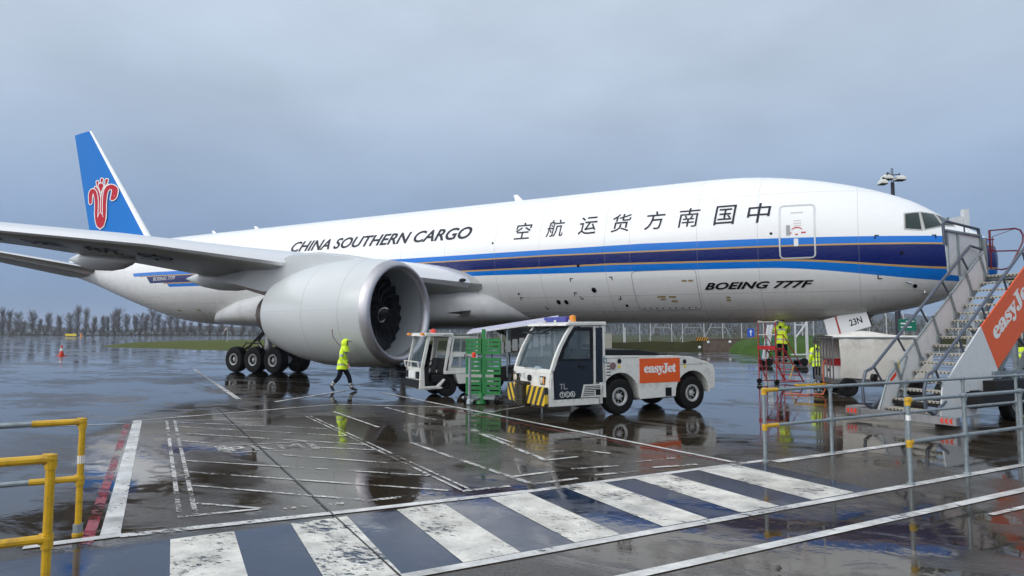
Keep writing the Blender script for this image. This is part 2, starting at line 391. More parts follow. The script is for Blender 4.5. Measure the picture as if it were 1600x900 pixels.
struct(s.build('walkway_lines', 'line'))
s = Strips()
s.line((-27.07, -5.5), (-26.9, 4.2), .18)
s.line((-27.05, -5.48), (-22.21, -6.71), .10); s.line((-22.21, -6.71), (-19.5, -4.45), .09)
s.line((-20.05, -9.6), (-18.5, 4.5), .10)
s.line((-36, -6.5), (-27.3, -5.0), .07)
UPG = lambda px, py: (lambda q: (q.x*CG+q.y*SG, q.x*SG-q.y*CG))(on_ground(px, py))
def pl_(p, q, w): s.line(UPG(*p), UPG(*q), w)
pl_((303, 577), (373, 624), .16)
for p, q in [((0, 536), (46, 530)), ((0, 549), (250, 561)), ((250, 561), (420, 572)), ((430, 628), (560, 607))]: pl_(p, q, .14)
pl_((740, 648), (1100, 590), .05)
pl_((1130, 601), (1290, 606), .1)
struct(s.build('stand_lines', 'line'))
s = Strips()
for x0 in (-26.47, -26.31): s.line((x0, -5.05), (x0+.2, 3.85), .055)
for x0 in (-23.47, -23.36): s.line((x0, -4.4), (x0+.45, 4.15), .045)
HL = [((275, 658), (417, 654)), ((275, 660), (530, 671)), ((280, 667), (548, 682)), ((280, 677), (570, 695)), ((282, 689), (345, 694)), ((400, 708), (637, 726)), ((488, 699), (600, 704)),
      ((288, 720), (676, 744)), ((295, 738), (700, 767)), ((300, 759), (570, 782)), ((307, 787), (407, 795))]
for p, q in HL: pl_(p, q, .055)
pl_((283, 808), (405, 796), .07); pl_((443, 795), (537, 787), .09); pl_((572, 783), (677, 772), .09); pl_((722, 768), (797, 760), .08)
pl_((520, 643), (592, 668), .07); pl_((643, 692), (690, 709), .08); pl_((690, 709), (832, 757), .09)
pl_((600, 636), (672, 655), .09); pl_((737, 672), (853, 720), .1); pl_((737, 670), (800, 692), .05)
for p, q in [((803, 745), (867, 737)), ((833, 757), (903, 748)), ((893, 733), (967, 728)), ((930, 743), (1000, 736)), ((993, 722), (1055, 716)), ((1020, 731), (1090, 726)), ((860, 706), (907, 703)), ((913, 704), (953, 709)), ((850, 720), (903, 714)), ((683, 657), (667, 652))]: pl_(p, q, .08)
# worn PRM box
for p, q, w in [((342, 697), (354, 708), .17), ((480, 690), (494, 702), .12), ((342, 697), (480, 690), .04), ((354, 708), (494, 702), .04)]: pl_(p, q, w)
struct(s.build('bay_hatching', 'wornline'))
B0 = UPG(362, 706); B1 = UPG(478, 700); B2 = UPG(352, 697.5)
def prm(u, v):
    a = B0[0]+(B1[0]-B0[0])*u+(B2[0]-B0[0])*v; b = B0[1]+(B1[1]-B0[1])*u+(B2[1]-B0[1])*v; return G(a, -b, .0085)
o = put_text('bay_letters', None, 'wornline', prm, 'PRM', 1, .82, 0, .01, 1.25); struct(o)
s = Strips(); s.line((-27.25, -5.0), (-27.08, 4.5), .11, .006); s.line((-20.0, -4.4), (-18.62, 4.4), .05, .006); struct(s.build('red_lines', 'redline'))
s = Strips(); s.line((-18.0, 4.85), (-17.9, 6.6), .05, .006); struct(s.build('green_line', 'greenline'))
s = Strips(); s.line((-25.3, -7.5), (-24.66, 6.4), .017, .012); s.line((-24.66, 6.4), (-24.4, 12), .02, .012); struct(s.build('expansion_joint', 'black'))

# ------------------------------------------------------------------ grass, bank, hills
def grass_mat(name, a, b_, brown=(.075, .06, .025)):
    m, t, b, x = mat_nodes(name); v = mapped(t)
    n = x.noise(v, .35, 6, .65); n2 = x.noise(v, 6, 5, .7)
    c = x.mix(x.mr(n, .35, .65, 0, 1), a, b_); c = x.mix(x.mr(n2, .5, .75, 0, .7), c, brown)
    t.links.new(c, b.inputs['Base Color']); b.inputs['Roughness'].default_value = .9; b.inputs['Specular IOR Level'].default_value = .15
    bp = t.nodes.new('ShaderNodeBump'); bp.inputs['Strength'].default_value = .9; bp.inputs['Distance'].default_value = .12
    t.links.new(x.noise(v, 11, 4, .7), bp.inputs['Height']); t.links.new(bp.outputs[0], b.inputs['Normal']); return m
MT['grass'] = grass_mat('mown_grass', (.065, .085, .014), (.10, .115, .02))
MT['grass2'] = grass_mat('lush_grass', (.035, .085, .012), (.06, .12, .018))
MT['grassbank'] = grass_mat('rough_bank', (.042, .05, .018), (.075, .075, .03))
def mound(name, poly, h, mat, seed, edge=3.0):
    rnd = random.Random(seed); bm = bmesh.new()
    cx = sum(p[0] for p in poly)/len(poly); cy = sum(p[1] for p in poly)/len(poly)
    N = len(poly); rings = []
    for k, f in enumerate((1, .96, .88, .7, .4, .1)):
        rings.append([bm.verts.new((cx+(p[0]-cx)*f, cy+(p[1]-cy)*f, (0, .45, .75, .9, 1, 1)[k]*h*(1+rnd.uniform(-.12, .12)) if k else -.02)) for p in poly])
    for i in range(len(rings)-1):
        for j in range(N): bm.faces.new((rings[i][j], rings[i][(j+1) % N], rings[i+1][(j+1) % N], rings[i+1][j]))
    bm.faces.new(rings[-1])
    for f in bm.faces: f.smooth = True
    me = bpy.data.meshes.new(name); bm.to_mesh(me); bm.free(); me.materials.append(MT[mat])
    o = bpy.data.objects.new(name, me); COL.objects.link(o); return struct(o)
def gp(L): return [tuple(on_ground(*p)[:2]) for p in L]
def dense(L, k=5):
    o = []
    for i in range(len(L)):
        p, q = L[i], L[(i+1) % len(L)]
        for j in range(k): o.append((p[0]+(q[0]-p[0])*j/k, p[1]+(q[1]-p[1])*j/k))
    return o
mound('grass_verge', dense(gp([(158, 541.5), (200, 543), (300, 545.5), (420, 549), (700, 549), (700, 532), (420, 531), (300, 532.5), (200, 536), (165, 540)])), .25, 'grass', 3)
mound('grass_mound', dense(gp([(1138, 550), (1165, 554), (1230, 556), (1330, 557), (1420, 552), (1420, 541), (1300, 540), (1215, 541.5)])), 1.5, 'grass2', 5)
# ground ends in verge and hills at left, a long bank at right
def ribbon(name, pts, zs, mat, thick):
    m = MB(); n = len(pts)
    f = [(p[0], p[1], 0-.05) for p in pts]; t = [(p[0], p[1], z) for p, z in zip(pts, zs)]
    d = [Vector((p[0], p[1], 0))-Vector((CAMP.x, CAMP.y, 0)) for p in pts]
    bk = [(p[0]+q.normalized().x*thick, p[1]+q.normalized().y*thick, z*.9) for p, q, z in zip(pts, d, zs)]
    b2 = [(p[0]+q.normalized().x*thick*1.6, p[1]+q.normalized().y*thick*1.6, -.05) for p, q in zip(pts, d)]
    m.loft([f, t, bk, b2], 0, False, False, True, False); return struct(m.build(name, mat, ang=60))
def polar(px, dd): v = at_depth(px, 519, dd); return (v.x, v.y)
rn = random.Random(4)
MT['hill'] = M('wooded_hill', (.045, .055, .045), .95, noise=.5, nscale=.02)
MT['farfield'] = M('far_fields', (.055, .062, .035), .95, noise=.3, nscale=.03)
hp = [polar(x, 1500) for x in range(-300, 1901, 40)]
hz = [19+9*math.sin(i*.35)+5*math.sin(i*.9+1)+rn.uniform(-2, 2)+(16 if i > 17 else 0) for i in range(len(hp))]
ribbon('far_hills', hp, hz, 'hill', 250)
ribbon('far_field', [polar(x, 385) for x in range(-250, 820, 40)], [.8+rn.uniform(-.2, .3) for _ in range(-250, 820, 40)], 'farfield', 120)
fp_ = [polar(x, 104) for x in range(430, 2000, 60)]; fq_ = [polar(x, 700) for x in range(430, 2000, 60)]
g = MB(); g.add([(p[0], p[1], .02) for p in fp_]+[(p[0], p[1], .02) for p in fq_], [(i, i+1, len(fp_)+i+1, len(fp_)+i) for i in range(len(fp_)-1)]); struct(g.build('grass_field', 'grassbank'))
bank = [tuple(on_ground(x, y)[:2]) for x, y in [(560, 547), (700, 547), (830, 547), (960, 547.5), (1040, 548), (1098, 548)]]
ribbon('grass_bank', dense(bank[:-1]+[bank[-1]], 4)[:-4]+[bank[-1]], [1.0+rn.uniform(-.1, .12) for _ in range(21)], 'grassbank', 9)
bank2 = [tuple(on_ground(x, y)[:2]) for x, y in [(1190, 541), (1300, 541), (1420, 541), (1620, 541), (1760, 541)]]
ribbon('grass_bank', dense(bank2, 4)[:-4]+[bank2[-1]], [1.2+rn.uniform(-.1, .12) for _ in range(17)], 'grassbank', 14)

# ------------------------------------------------------------------ aircraft
ZC, PP, S0 = 5.62965, .00464, 31.78
TOPT = [(0, -.9), (.06, -.46), (.15, -.24), (.5, .07), (1, .36), (1.5, .62), (2, .93), (2.5, 1.25), (3, 1.52), (3.5, 1.76), (4, 1.97), (5, 2.31), (6, 2.58), (7, 2.79), (8, 2.95), (9, 3.05), (10, 3.09), (11, 3.1), (46, 3.1), (50, 3.06), (54, 2.95), (58, 2.7), (61, 2.35), (62.94, 1.95)]
BOTT = [(0, -.9), (.06, -1.34), (.15, -1.52), (.5, -1.76), (1, -1.95), (1.5, -2.1), (2, -2.27), (3, -2.53), (4, -2.73), (5, -2.88), (6, -2.98), (7, -3.05), (8, -3.09), (9, -3.1), (43, -3.1), (46, -2.85), (49, -2.25), (52, -1.5), (55, -.72), (58, .05), (61, .75), (62.94, 1.2)]
WTB = [(0, 0), (.06, .44), (.15, .66), (.5, .98), (1, 1.27), (1.5, 1.48), (2, 1.73), (3, 2.12), (4, 2.42), (5, 2.66), (6, 2.83), (7, 2.95), (8, 3.03), (9, 3.08), (10, 3.1), (45, 3.1), (46, 3.08), (49, 2.8), (52, 2.35), (55, 1.8), (58, 1.2), (61, .6), (62.94, .18)]
MTB = [(0, -.9), (2, -.6), (5, -.25), (8, 0), (43, 0), (52, .5), (58, 1.3), (62.94, 1.6)]
def smooth_tab(T):
    a = np.array(T, float); x = a[:, 0]; y = a[:, 1]
    h = np.diff(x); d = np.diff(y)/h; mS = np.zeros_like(y); mS[0] = d[0]; mS[-1] = d[-1]
    for i in range(1, len(y)-1):
        if d[i-1]*d[i] <= 0: mS[i] = 0
        else: w1 = 2*h[i]+h[i-1]; w2 = h[i]+2*h[i-1]; mS[i] = (w1+w2)/(w1/d[i-1]+w2/d[i])
    def f(s):
        s = min(max(s, x[0]), x[-1]); i = min(int(np.searchsorted(x, s, 'right'))-1, len(x)-2); t = (s-x[i])/h[i]
        return float((2*t**3-3*t**2+1)*y[i]+(t**3-2*t**2+t)*h[i]*mS[i]+(-2*t**3+3*t**2)*y[i+1]+(t**3-t**2)*h[i]*mS[i+1])
    return f
NOSE = .40
def nz_(T): return [((NOSE+a*(3-NOSE)/3) if a < 3 else a, b) for a, b in T]
fT, fB, fW, fM = (smooth_tab(nz_(T)) for T in (TOPT, BOTT, WTB, MTB))
def BP(s, y, z): return Vector((S0-s, y, z+ZC+(s-S0)*PP))       # body station -> aircraft local
def skin_y(s, z, off=0):                                          # starboard half width at station s, height z
    m = fM(s); h = fT(s)-m if z > m else m-fB(s); q = max(0, 1-((z-m)/max(h, 1e-3))**2); return -(fW(s)*math.sqrt(q)+off)
def SK(s, z, off=.012, side=1):
    y = skin_y(s, z); m = fM(s); h = fT(s)-m if z > m else m-fB(s); w = max(fW(s), .02)
    n = Vector((0, y/w**2, (z-m)/h**2)); n = n.normalized() if n.length > 1e-6 else Vector((0, -1, 0))
    p = BP(s, y+n.y*off, z+n.z*off); p.y *= side; return p
plane = thing('cargo_aircraft', 'huge white twin-engine cargo aircraft with blue and navy stripes parked on the wet apron', 'aircraft', (-S0, 0, 0))

def fuselage_mat():
    m, t, b, x = mat_nodes('fuselage_livery')
    tcn = t.nodes.new('ShaderNodeTexCoord'); sp = t.nodes.new('ShaderNodeSeparateXYZ'); t.links.new(tcn.outputs['Object'], sp.inputs[0])
    X, Y, Zo = sp.outputs; s = x.m('SUBTRACT', S0, X)
    z = x.m('ADD', x.m('SUBTRACT', Zo, ZC), x.m('MULTIPLY', X, PP))
    z = x.m('SUBTRACT', z, x.mr(s, 25, 48, 0, .2))
    b1t = x.mr(s, 3, 12.6, -.06, .135); g1 = x.mr(s, 2, 17, -.31, -.10)
    g2 = x.m('ADD', x.mr(s, 8, 14, -.77, -.64), x.mr(s, 1.5, 8, -.43, 0, True))
    b2 = x.m('ADD', x.mr(s, 8, 20, -1.05, -.88), x.mr(s, 1.2, 8.2, -.60, 0, True))
    end = x.m('MULTIPLY', z, .9)
    def lim(msk, s1): return x.m('MULTIPLY', msk, x.m('LESS_THAN', x.m('SUBTRACT', s, end), s1))
    def between(lo, hi): return x.m('MULTIPLY', x.m('GREATER_THAN', z, lo), x.m('LESS_THAN', z, hi))
    blue = x.m('ADD', lim(between(g1, b1t), 48.3), lim(between(b2, x.m('SUBTRACT', g2, .035)), 44.9))
    navy = lim(between(x.m('ADD', g2, .035), x.m('SUBTRACT', g1, .06)), 46.7)
    gold = x.m('ADD', lim(between(x.m('SUBTRACT', g1, .06), g1), 47.6), lim(between(x.m('SUBTRACT', g2, .035), x.m('ADD', g2, .035)), 45.2))
    # skin joints and lap lines
    jl = None
    for q in (1.3, 4.75, 8.1, 10.35, 13.1, 14.2, 17.3, 19.6, 22.4, 25.1, 28.6, 32.2, 36.4, 39.3, 42.1, 45.6, 49.5, 52.4, 55.2, 58.6):
        k = x.m('LESS_THAN', x.m('ABSOLUTE', x.m('SUBTRACT', s, q)), .011); jl = k if jl is None else x.m('MAXIMUM', jl, k)
    for q in (-1.95, 1.85, 2.7, -2.6):
        k = x.m('LESS_THAN', x.m('ABSOLUTE', x.m('SUBTRACT', z, q)), .010); jl = x.m('MAXIMUM', jl, k)
    n = x.noise(mapped(t, 'Object', 0, (.5, .5, 2.2)), 1.2, 6, .6)
    # road grime collecting on the belly
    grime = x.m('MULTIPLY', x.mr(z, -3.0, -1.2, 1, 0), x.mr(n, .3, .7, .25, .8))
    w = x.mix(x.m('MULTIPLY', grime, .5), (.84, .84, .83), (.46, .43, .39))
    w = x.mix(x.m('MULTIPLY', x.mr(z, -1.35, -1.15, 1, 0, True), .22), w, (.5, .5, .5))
    wnz = t.nodes.new('ShaderNodeTexWhiteNoise'); wnz.noise_dimensions = '2D'; cmb = t.nodes.new('ShaderNodeCombineXYZ')
    t.links.new(x.m('FLOOR', x.m('MULTIPLY', s, .36)), cmb.inputs[0]); t.links.new(x.m('FLOOR', x.m('MULTIPLY', x.m('ADD', z, 5.85), .62)), cmb.inputs[1]); t.links.new(cmb.outputs[0], wnz.inputs['Vector'])
    w = x.mix(x.m('MULTIPLY', wnz.outputs['Value'], .05), w, (.50, .50, .49))
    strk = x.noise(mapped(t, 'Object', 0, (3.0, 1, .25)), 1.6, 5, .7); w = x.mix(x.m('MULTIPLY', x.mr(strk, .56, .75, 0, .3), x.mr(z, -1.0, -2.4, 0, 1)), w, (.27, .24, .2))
    c = x.mix(blue, w, (.002, .165, .60)); c = x.mix(navy, c, (.003, .012, .115)); c = x.mix(gold, c, (.50, .31, .11))
    c = x.mix(x.m('MULTIPLY', jl, .38), c, (.22, .22, .22))
    t.links.new(c, b.inputs['Base Color']); t.links.new(x.mr(n, .3, .7, .2, .34), b.inputs['Roughness'])
    b.inputs['Coat Weight'].default_value = .08; b.inputs['Coat Roughness'].default_value = .1; b.inputs['Specular IOR Level'].default_value = .35; return m
MT['livery'] = fuselage_mat()
ss = [0, .012, .03, .06, .1, .15, .22, .3, .4, .5, .65, .8, 1]+[1+.25*i for i in range(1, 29)]+[8+.5*i for i in range(1, 9)]+list(range(14, 43, 2))+[43+.75*i for i in range(0, 26)]+[62.6, 62.94]
rings = []
for q in ss:
    q = min(q, 62.94); q = NOSE+q*(3-NOSE)/3 if q < 3 else q; w, t_, b_, m_ = max(fW(q), .004), fT(q), fB(q), fM(q)
    ring = []
    for j in range(112):
        a = 2*math.pi*j/112; c, sn = math.cos(a), math.sin(a)
        ring.append(BP(q, w*c, m_+(max(t_-m_, .004) if sn > 0 else max(m_-b_, .004))*sn))
    rings.append(ring)
f = MB(); f.loft(rings, 0, True, True, True); fus = f.build('fuselage', 'livery', plane, ang=60)

def patch(name, mat, quad, off, parent=plane, n=10, side=1):
    """a sheet following the skin; quad = four (s,z) corners"""
    m = MB(); A, B, C, D = quad; V = []
    for i in range(n+1):
        for j in range(n+1):
            u, v = i/n, j/n; s = (A[0]*(1-u)+B[0]*u)*(1-v)+(D[0]*(1-u)+C[0]*u)*v; z = (A[1]*(1-u)+B[1]*u)*(1-v)+(D[1]*(1-u)+C[1]*u)*v
            V.append(SK(s, z, off, side))
    m.add(V, [(i*(n+1)+j, (i+1)*(n+1)+j, (i+1)*(n+1)+j+1, i*(n+1)+j+1) for i in range(n) for j in range(n)], 0, True)
    return m.build(name, mat, parent, ang=80)
def grow(q, k):
    cx = sum(p[0] for p in q)/4; cz = sum(p[1] for p in q)/4
    return [(p[0]+math.copysign(k, p[0]-cx), p[1]+math.copysign(k, p[1]-cz)) for p in q]
MT['frame'] = M('window_frame', (.48, .47, .43), .4, metal=.2)
for side in (1, -1):
    for q in ([((NOSE+a*(3-NOSE)/3 if a < 3 else a), b) for a, b in q_] for q_ in ([(3.26, .77), (2.81, .84), (2.76, .17), (3.28, .22)], [(2.72, .85), (2.24, .80), (2.02, .33), (2.62, .19)], [(2.14, .80), (1.66, .62), (1.56, .36), (1.92, .36)])):
        w = patch('cockpit_window', 'frame', grow(q, .05), .008, plane, 8, side)
        patch('pane', 'darkglass', q, .02, w, 8, side)
def skin_path(pts, off): return [SK(a, b, off) for a, b in pts]
def rrect(s0, s1, z0, z1, r, n=5, dense_=10):
    P = []
    for cx, cz, a0 in ((s0-r, z1-r, 0), (s1+r, z1-r, 90), (s1+r, z0+r, 180), (s0-r, z0+r, 270)):
        for i in range(n+1):
            a = R(a0+90*i/n); P.append((cx+r*math.cos(a), cz+r*math.sin(a)))
    o = []
    for i in range(len(P)):
        p, q = P[i], P[(i+1) % len(P)]; L = math.hypot(q[0]-p[0], q[1]-p[1]); k = max(1, int(L/.15))
        for j in range(k): o.append((p[0]+(q[0]-p[0])*j/k, p[1]+(q[1]-p[1])*j/k))
    return o
def ring_decal(mb, outline, w, off, mi=0):
    cx = sum(p[0] for p in outline)/len(outline); cz = sum(p[1] for p in outline)/len(outline); n = len(outline); V = []
    for i, (a, b) in enumerate(outline):
        p, q = outline[i-1], outline[(i+1) % n]; d = Vector((q[0]-p[0], q[1]-p[1])).normalized(); nn = Vector((d.y, -d.x))
        if nn.dot(Vector((a-cx, b-cz))) < 0: nn = -nn
        V += [SK(a-nn.x*w/2, b-nn.y*w/2, off), SK(a+nn.x*w/2, b+nn.y*w/2, off)]
    mb.add(V, [(2*i, 2*i+1, (2*i+3) % (2*n), (2*i+2) % (2*n)) for i in range(n)], mi, True)
d = MB(); ring_decal(d, rrect(7.33, 6.15, -.73, 1.28, .14), .055, .015); door = d.build('door', M('door_surround', (.55, .56, .57), .35, metal=.3), plane)
patch('door_window', M('door_window_blind', (.30, .31, .32), .2), rrect.__call__ and [(7.10, .50), (6.97, .50), (6.97, .12), (7.10, .12)], .016, door, 4)
MT['placard_grey'] = M('placard_grey', (.55, .5, .46), .5)
for (a, b, w, h) in [(6.75, .98, .42, .03), (6.72, .66, .26, .02), (6.72, .56, .26, .02), (6.72, .47, .26, .02)]:
    d = MB(); d.add([SK(a+w/2, b-h/2), SK(a-w/2, b-h/2), SK(a-w/2, b+h/2), SK(a+w/2, b+h/2)], [(0, 1, 2, 3)]); d.build('placard', 'placard_grey', door)
d = MB(); arc = [(6.74-.2*math.cos(R(a)), .22+.16*math.sin(R(a))) for a in range(30, 151, 15)]
for p, q in zip(arc, arc[1:]): d.add([SK(p[0], p[1]), SK(q[0], q[1]), SK(q[0], q[1]+.04), SK(p[0], p[1]+.04)], [(0, 1, 2, 3)])
for a, b, w, h in [(7.0, .2, .16, .05), (6.52, .2, .16, .05), (6.75, .14, .1, .04)]: d.add([SK(a+w/2, b-h/2), SK(a-w/2, b-h/2), SK(a-w/2, b+h/2), SK(a+w/2, b+h/2)], [(0, 1, 2, 3)])
d.build('handle_marking', M('placard_red', (.5, .05, .05), .5), door)
d = MB(); d.add([SK(6.85, -.3), SK(6.7, -.3), SK(6.7, -.02), SK(6.85, -.02)], [(0, 1, 2, 3)]); d.build('placard', 'plainwhite', door)
# lower cargo door outline, access panel corner marks, vents and ports
d = MB(); ring_decal(d, rrect(13.1, 10.45, -2.55, -.98, .2), .016, .006); cdr = d.build('cargo_door', M('seam', (.2, .2, .2), .5), plane)
d = MB()
for k in range(9): a = 12.9-.27*k; d.add([SK(a, -2.49), SK(a-.06, -2.49), SK(a-.06, -2.45), SK(a, -2.45)], [(0, 1, 2, 3)])
d.build('latch_mark', 'ink', cdr)
d = MB()
def dot_(a, b, r, mi=0): d.add([SK(a+r*math.cos(2*math.pi*i/12), b+r*math.sin(2*math.pi*i/12), .012) for i in range(12)], [tuple(range(12))], mi)
for a, b, r in [(15.43, -.52-.12, .07), (19.72, .61, .05), (7.62, .22, .05), (3.43, -.66, .06), (3.04, -1.8, .07), (16.74, -2.15, .10), (16.36, -2.16, .10), (14.88, -1.68, .11), (18.6, -1.75, .05), (13.6, -2.35, .06)]: d = MB(); dot_(a, b, r); d.build('service_port', 'ink', plane)
def corner(a, b, da, db, L=.14, w=.035):
    for p, q in (((a, b), (a+da*L, b+db*w)), ((a, b), (a+da*w, b+db*L))):
        d.add([SK(p[0], p[1]), SK(q[0], p[1]), SK(q[0], q[1]), SK(p[0], q[1])], [(0, 1, 2, 3)])
for a, b, da, db in [(15.9, -1.15, -1, -1), (13.95, -1.15, 1, -1), (15.6, -2.05, -1, 1), (13.75, -2.1, 1, 1), (18.6, -1.9, -1, -1), (17.5, -2.45, -1, 1), (4.25, .0, -1, -1), (2.35, -.02, 1, -1), (4.2, -1.55, -1, 1), (15.85, -1.75, -1, -1)]: d = MB(); corner(a, b, da, db); d.build('panel_mark', 'ink', plane)
MT['placard_ochre'] = M('placard_ochre', (.33, .24, .08), .5)
for a, b, w in [(10.95, -1.42, .2), (10.7, -1.42, .2), (12.0, -2.02, .35), (11.55, -2.03, .3), (11.95, -2.12, .2), (11.5, -2.2, .25), (9.35, -2.1, .15), (9.35, -2.2, .15), (44.3, -2.2, .4), (42.2, -2.2, .4)]:
    d = MB(); d.add([SK(a+w/2, b-.03), SK(a-w/2, b-.03), SK(a-w/2, b+.03), SK(a+w/2, b+.03)], [(0, 1, 2, 3)]); d.build('placard', 'placard_ochre', plane)
d = MB(); d.tube([SK(3.3, -1.62, 0), SK(3.3, -1.62, .1), SK(3.1, -1.66, .13)], .025); d.build('pitot_probe', 'metal', plane); d = MB(); d.tube([SK(2.75, -1.95, 0), SK(2.75, -1.97, .1), SK(2.5, -2.0, .13)], .025); d.build('pitot_probe', 'metal', plane)
for a, h in [(19.9, .42), (39.5, .28), (43.8, .3)]:
    d = MB(); b0 = BP(a, 0, 3.08); d.loft([[b0+Vector((x, y, 0)) for x, y in ((.25, 0), (0, .04), (-.25, 0), (0, -.04))], [b0+Vector((x-.28, y, h)) for x, y in ((.1, 0), (0, .015), (-.12, 0), (0, -.015))]]); d.build('antenna', 'plane_white', plane)
MT['red_beacon'] = M('red_beacon', (.45, .06, .05), .3)
for a in (9.7, 7.3, 12.4): d = MB(); b0 = BP(a, 0, fT(a)); d.ball(b0+Vector((0, 0, .02)), .07, 0, 8); d.build('beacon', 'red_beacon', plane)
# lettering
MT['navyink'] = M('navy_lettering', (.010, .010, .022), .5, spec=.3)
def along(s_left, z0, zs=1.0, lean=0, off=.013): return lambda u, v: SK(s_left-u, z0+v*zs, off)
put_text('lettering', plane, 'navyink', along(33.15, .93), 'CHINA SOUTHERN CARGO', 12.15, .62, .28, .022, 1.0, 5)
zh = '空航运货方南国中'
for ch, (s0, z0) in zip(zh, [(18.62, .70), (17.0, .70), (15.45, .70), (13.95, .70), (12.5, .69), (11.1, .69), (9.72, .68), (8.48, .67)]):
    put_text('lettering', plane, 'navyink', along(s0, z0), ch, .86, .80, .12, .004 if ch not in '南航' else .001, 1, 5)
put_text('lettering', plane, 'black', along(10.2, -1.80), 'BOEING 777F', 3.95, .27, .42, .035, 1.05, 3)
put_text('lettering', plane, 'plainwhite', along(45.75, -.26), 'BOEING 777F', 2.4, .22, .3, .004, 1, 3)

# belly fairing
def bump_loft(mb, st, n=40, mi=0):
    rings = []
    for s_, hw, zt, zb, p in st:
        ring = []
        for j in range(n):
            a = 2*math.pi*j/n; c, sn = math.cos(a), math.sin(a)
            ring.append(BP(s_, hw*math.copysign(abs(c)**p, c), (zt+zb)/2+(zt-zb)/2*math.copysign(abs(sn)**p, sn)))
        rings.append(ring)
    mb.loft(rings, mi, True, True, True)
m = MB(); bump_loft(m, [(18.6, 1.2, -2.3, -3.04, .9), (19.2, 2.0, -1.75, -3.11, .8), (20.2, 2.75, -1.4, -3.2, .72), (21.5, 3.2, -1.1, -3.32, .66), (24, 3.42, -.95, -3.4, .6), (32, 3.45, -1, -3.42, .6), (35, 3.35, -1.1, -3.4, .62), (38, 2.9, -1.4, -3.3, .7), (40.5, 2.2, -2, -3.2, .8), (42, 1.2, -2.5, -3.1, .9)])
fair = m.build('belly_fairing', M('fairing_paint', (.56, .56, .555), .35, coat=.2, noise=.05, nscale=.7, dirt=(.36, .35, .33), dirts=.8), plane, ang=60)
# ram air scoop in the fairing
def FR(s_, z):  # point on fairing flank
    k = max(0, 1-abs((z+2.15)/1.15)**3.0)**.33; return BP(s_, -(3.28*k+.012), z)
m = MB(); m.add([FR(22.6, -2.95), FR(20.9, -2.72), FR(20.75, -2.5), FR(22.1, -2.6)], [(0, 1, 2, 3)]); m.build('air_scoop', 'dull_metal', fair)

# wings
WST = [(0, 17.3, 34.6, 3.95, .125, .0), (3.2, 20.84, 34.8, 4.36, .125, .15), (6.5, 23.2, 35.2, 4.66, .115, .35), (10.08, 25.69, 35.9, 4.94, .105, .50), (14.07, 28.48, 37.1, 5.40, .088, .46), (17.8, 31.07, 38.3, 5.62, .082, .52), (24, 35.4, 40.7, 6.4, .095, .3), (29.4, 39.2, 43.0, 7.05, .092, .2), (31.2, 41.2, 44.0, 7.3, .09, .12), (32.4, 43.6, 45.2, 7.45, .08, .05)]
def foil(n=14):
    P = []
    for i in range(n+1):
        x = .5*(1-math.cos(math.pi*i/n)); yt = 5*(.2969*math.sqrt(x)-.126*x-.3516*x*x+.2843*x**3-.1015*x**4); P.append((x, yt))
    return P
FO = foil()
def wing_sec(st, side):
    y, le, te, z, tk, dz_ = st; c = te-le
    def pt(x, zz):
        dx = x*c; dz = zz*c; return Vector((S0-(le+dx), -side*y, z+dz+x*dz_))
    up_ = [pt(x, yt*tk*1.05+.018*math.sin(math.pi*x)) for x, yt in FO]; lo = [pt(x, -yt*tk*.78+.012*math.sin(math.pi*x)) for x, yt in FO[1:-1]]
    return up_+lo[::-1]
def wing_at(y):
    for a, b in zip(WST, WST[1:]):
        if a[0] <= y <= b[0]:
            t = (y-a[0])/(b[0]-a[0]); return tuple(p+(q-p)*t for p, q in zip(a, b))
def wing_low(y, xf, off=.02):
    y_, le, te, z, tk, dz_ = wing_at(y); c = te-le
    yt = np.interp(xf, [p[0] for p in FO], [p[1] for p in FO]); return Vector((S0-(le+xf*c), -y, z+(-yt*tk*.78+.012*math.sin(math.pi*xf))*c+xf*dz_-off))
def wing_mat():
    m, t, b, x = mat_nodes('wing_skin'); n = x.noise(mapped(t), .6, 6, .6)
    tcn = t.nodes.new('ShaderNodeTexCoord'); sp = t.nodes.new('ShaderNodeSeparateXYZ'); t.links.new(tcn.outputs['Object'], sp.inputs[0])
    c = x.mix(x.mr(n, .3, .7, 0, 1), (.40, .405, .38), (.48, .485, .455))
    fr = x.m('FRACT', x.m('MULTIPLY', sp.outputs[1], .4)); j = x.m('LESS_THAN', x.m('ABSOLUTE', x.m('SUBTRACT', fr, .5)), .006)
    c = x.mix(x.m('MULTIPLY', j, .4), c, (.08, .08, .08)); t.links.new(c, b.inputs['Base Color']); b.inputs['Roughness'].default_value = .38; return m
MT['wing_skin'] = wing_mat()
MT['slatmetal'] = M('slat_metal', (.82, .82, .83), .3, metal=.5)
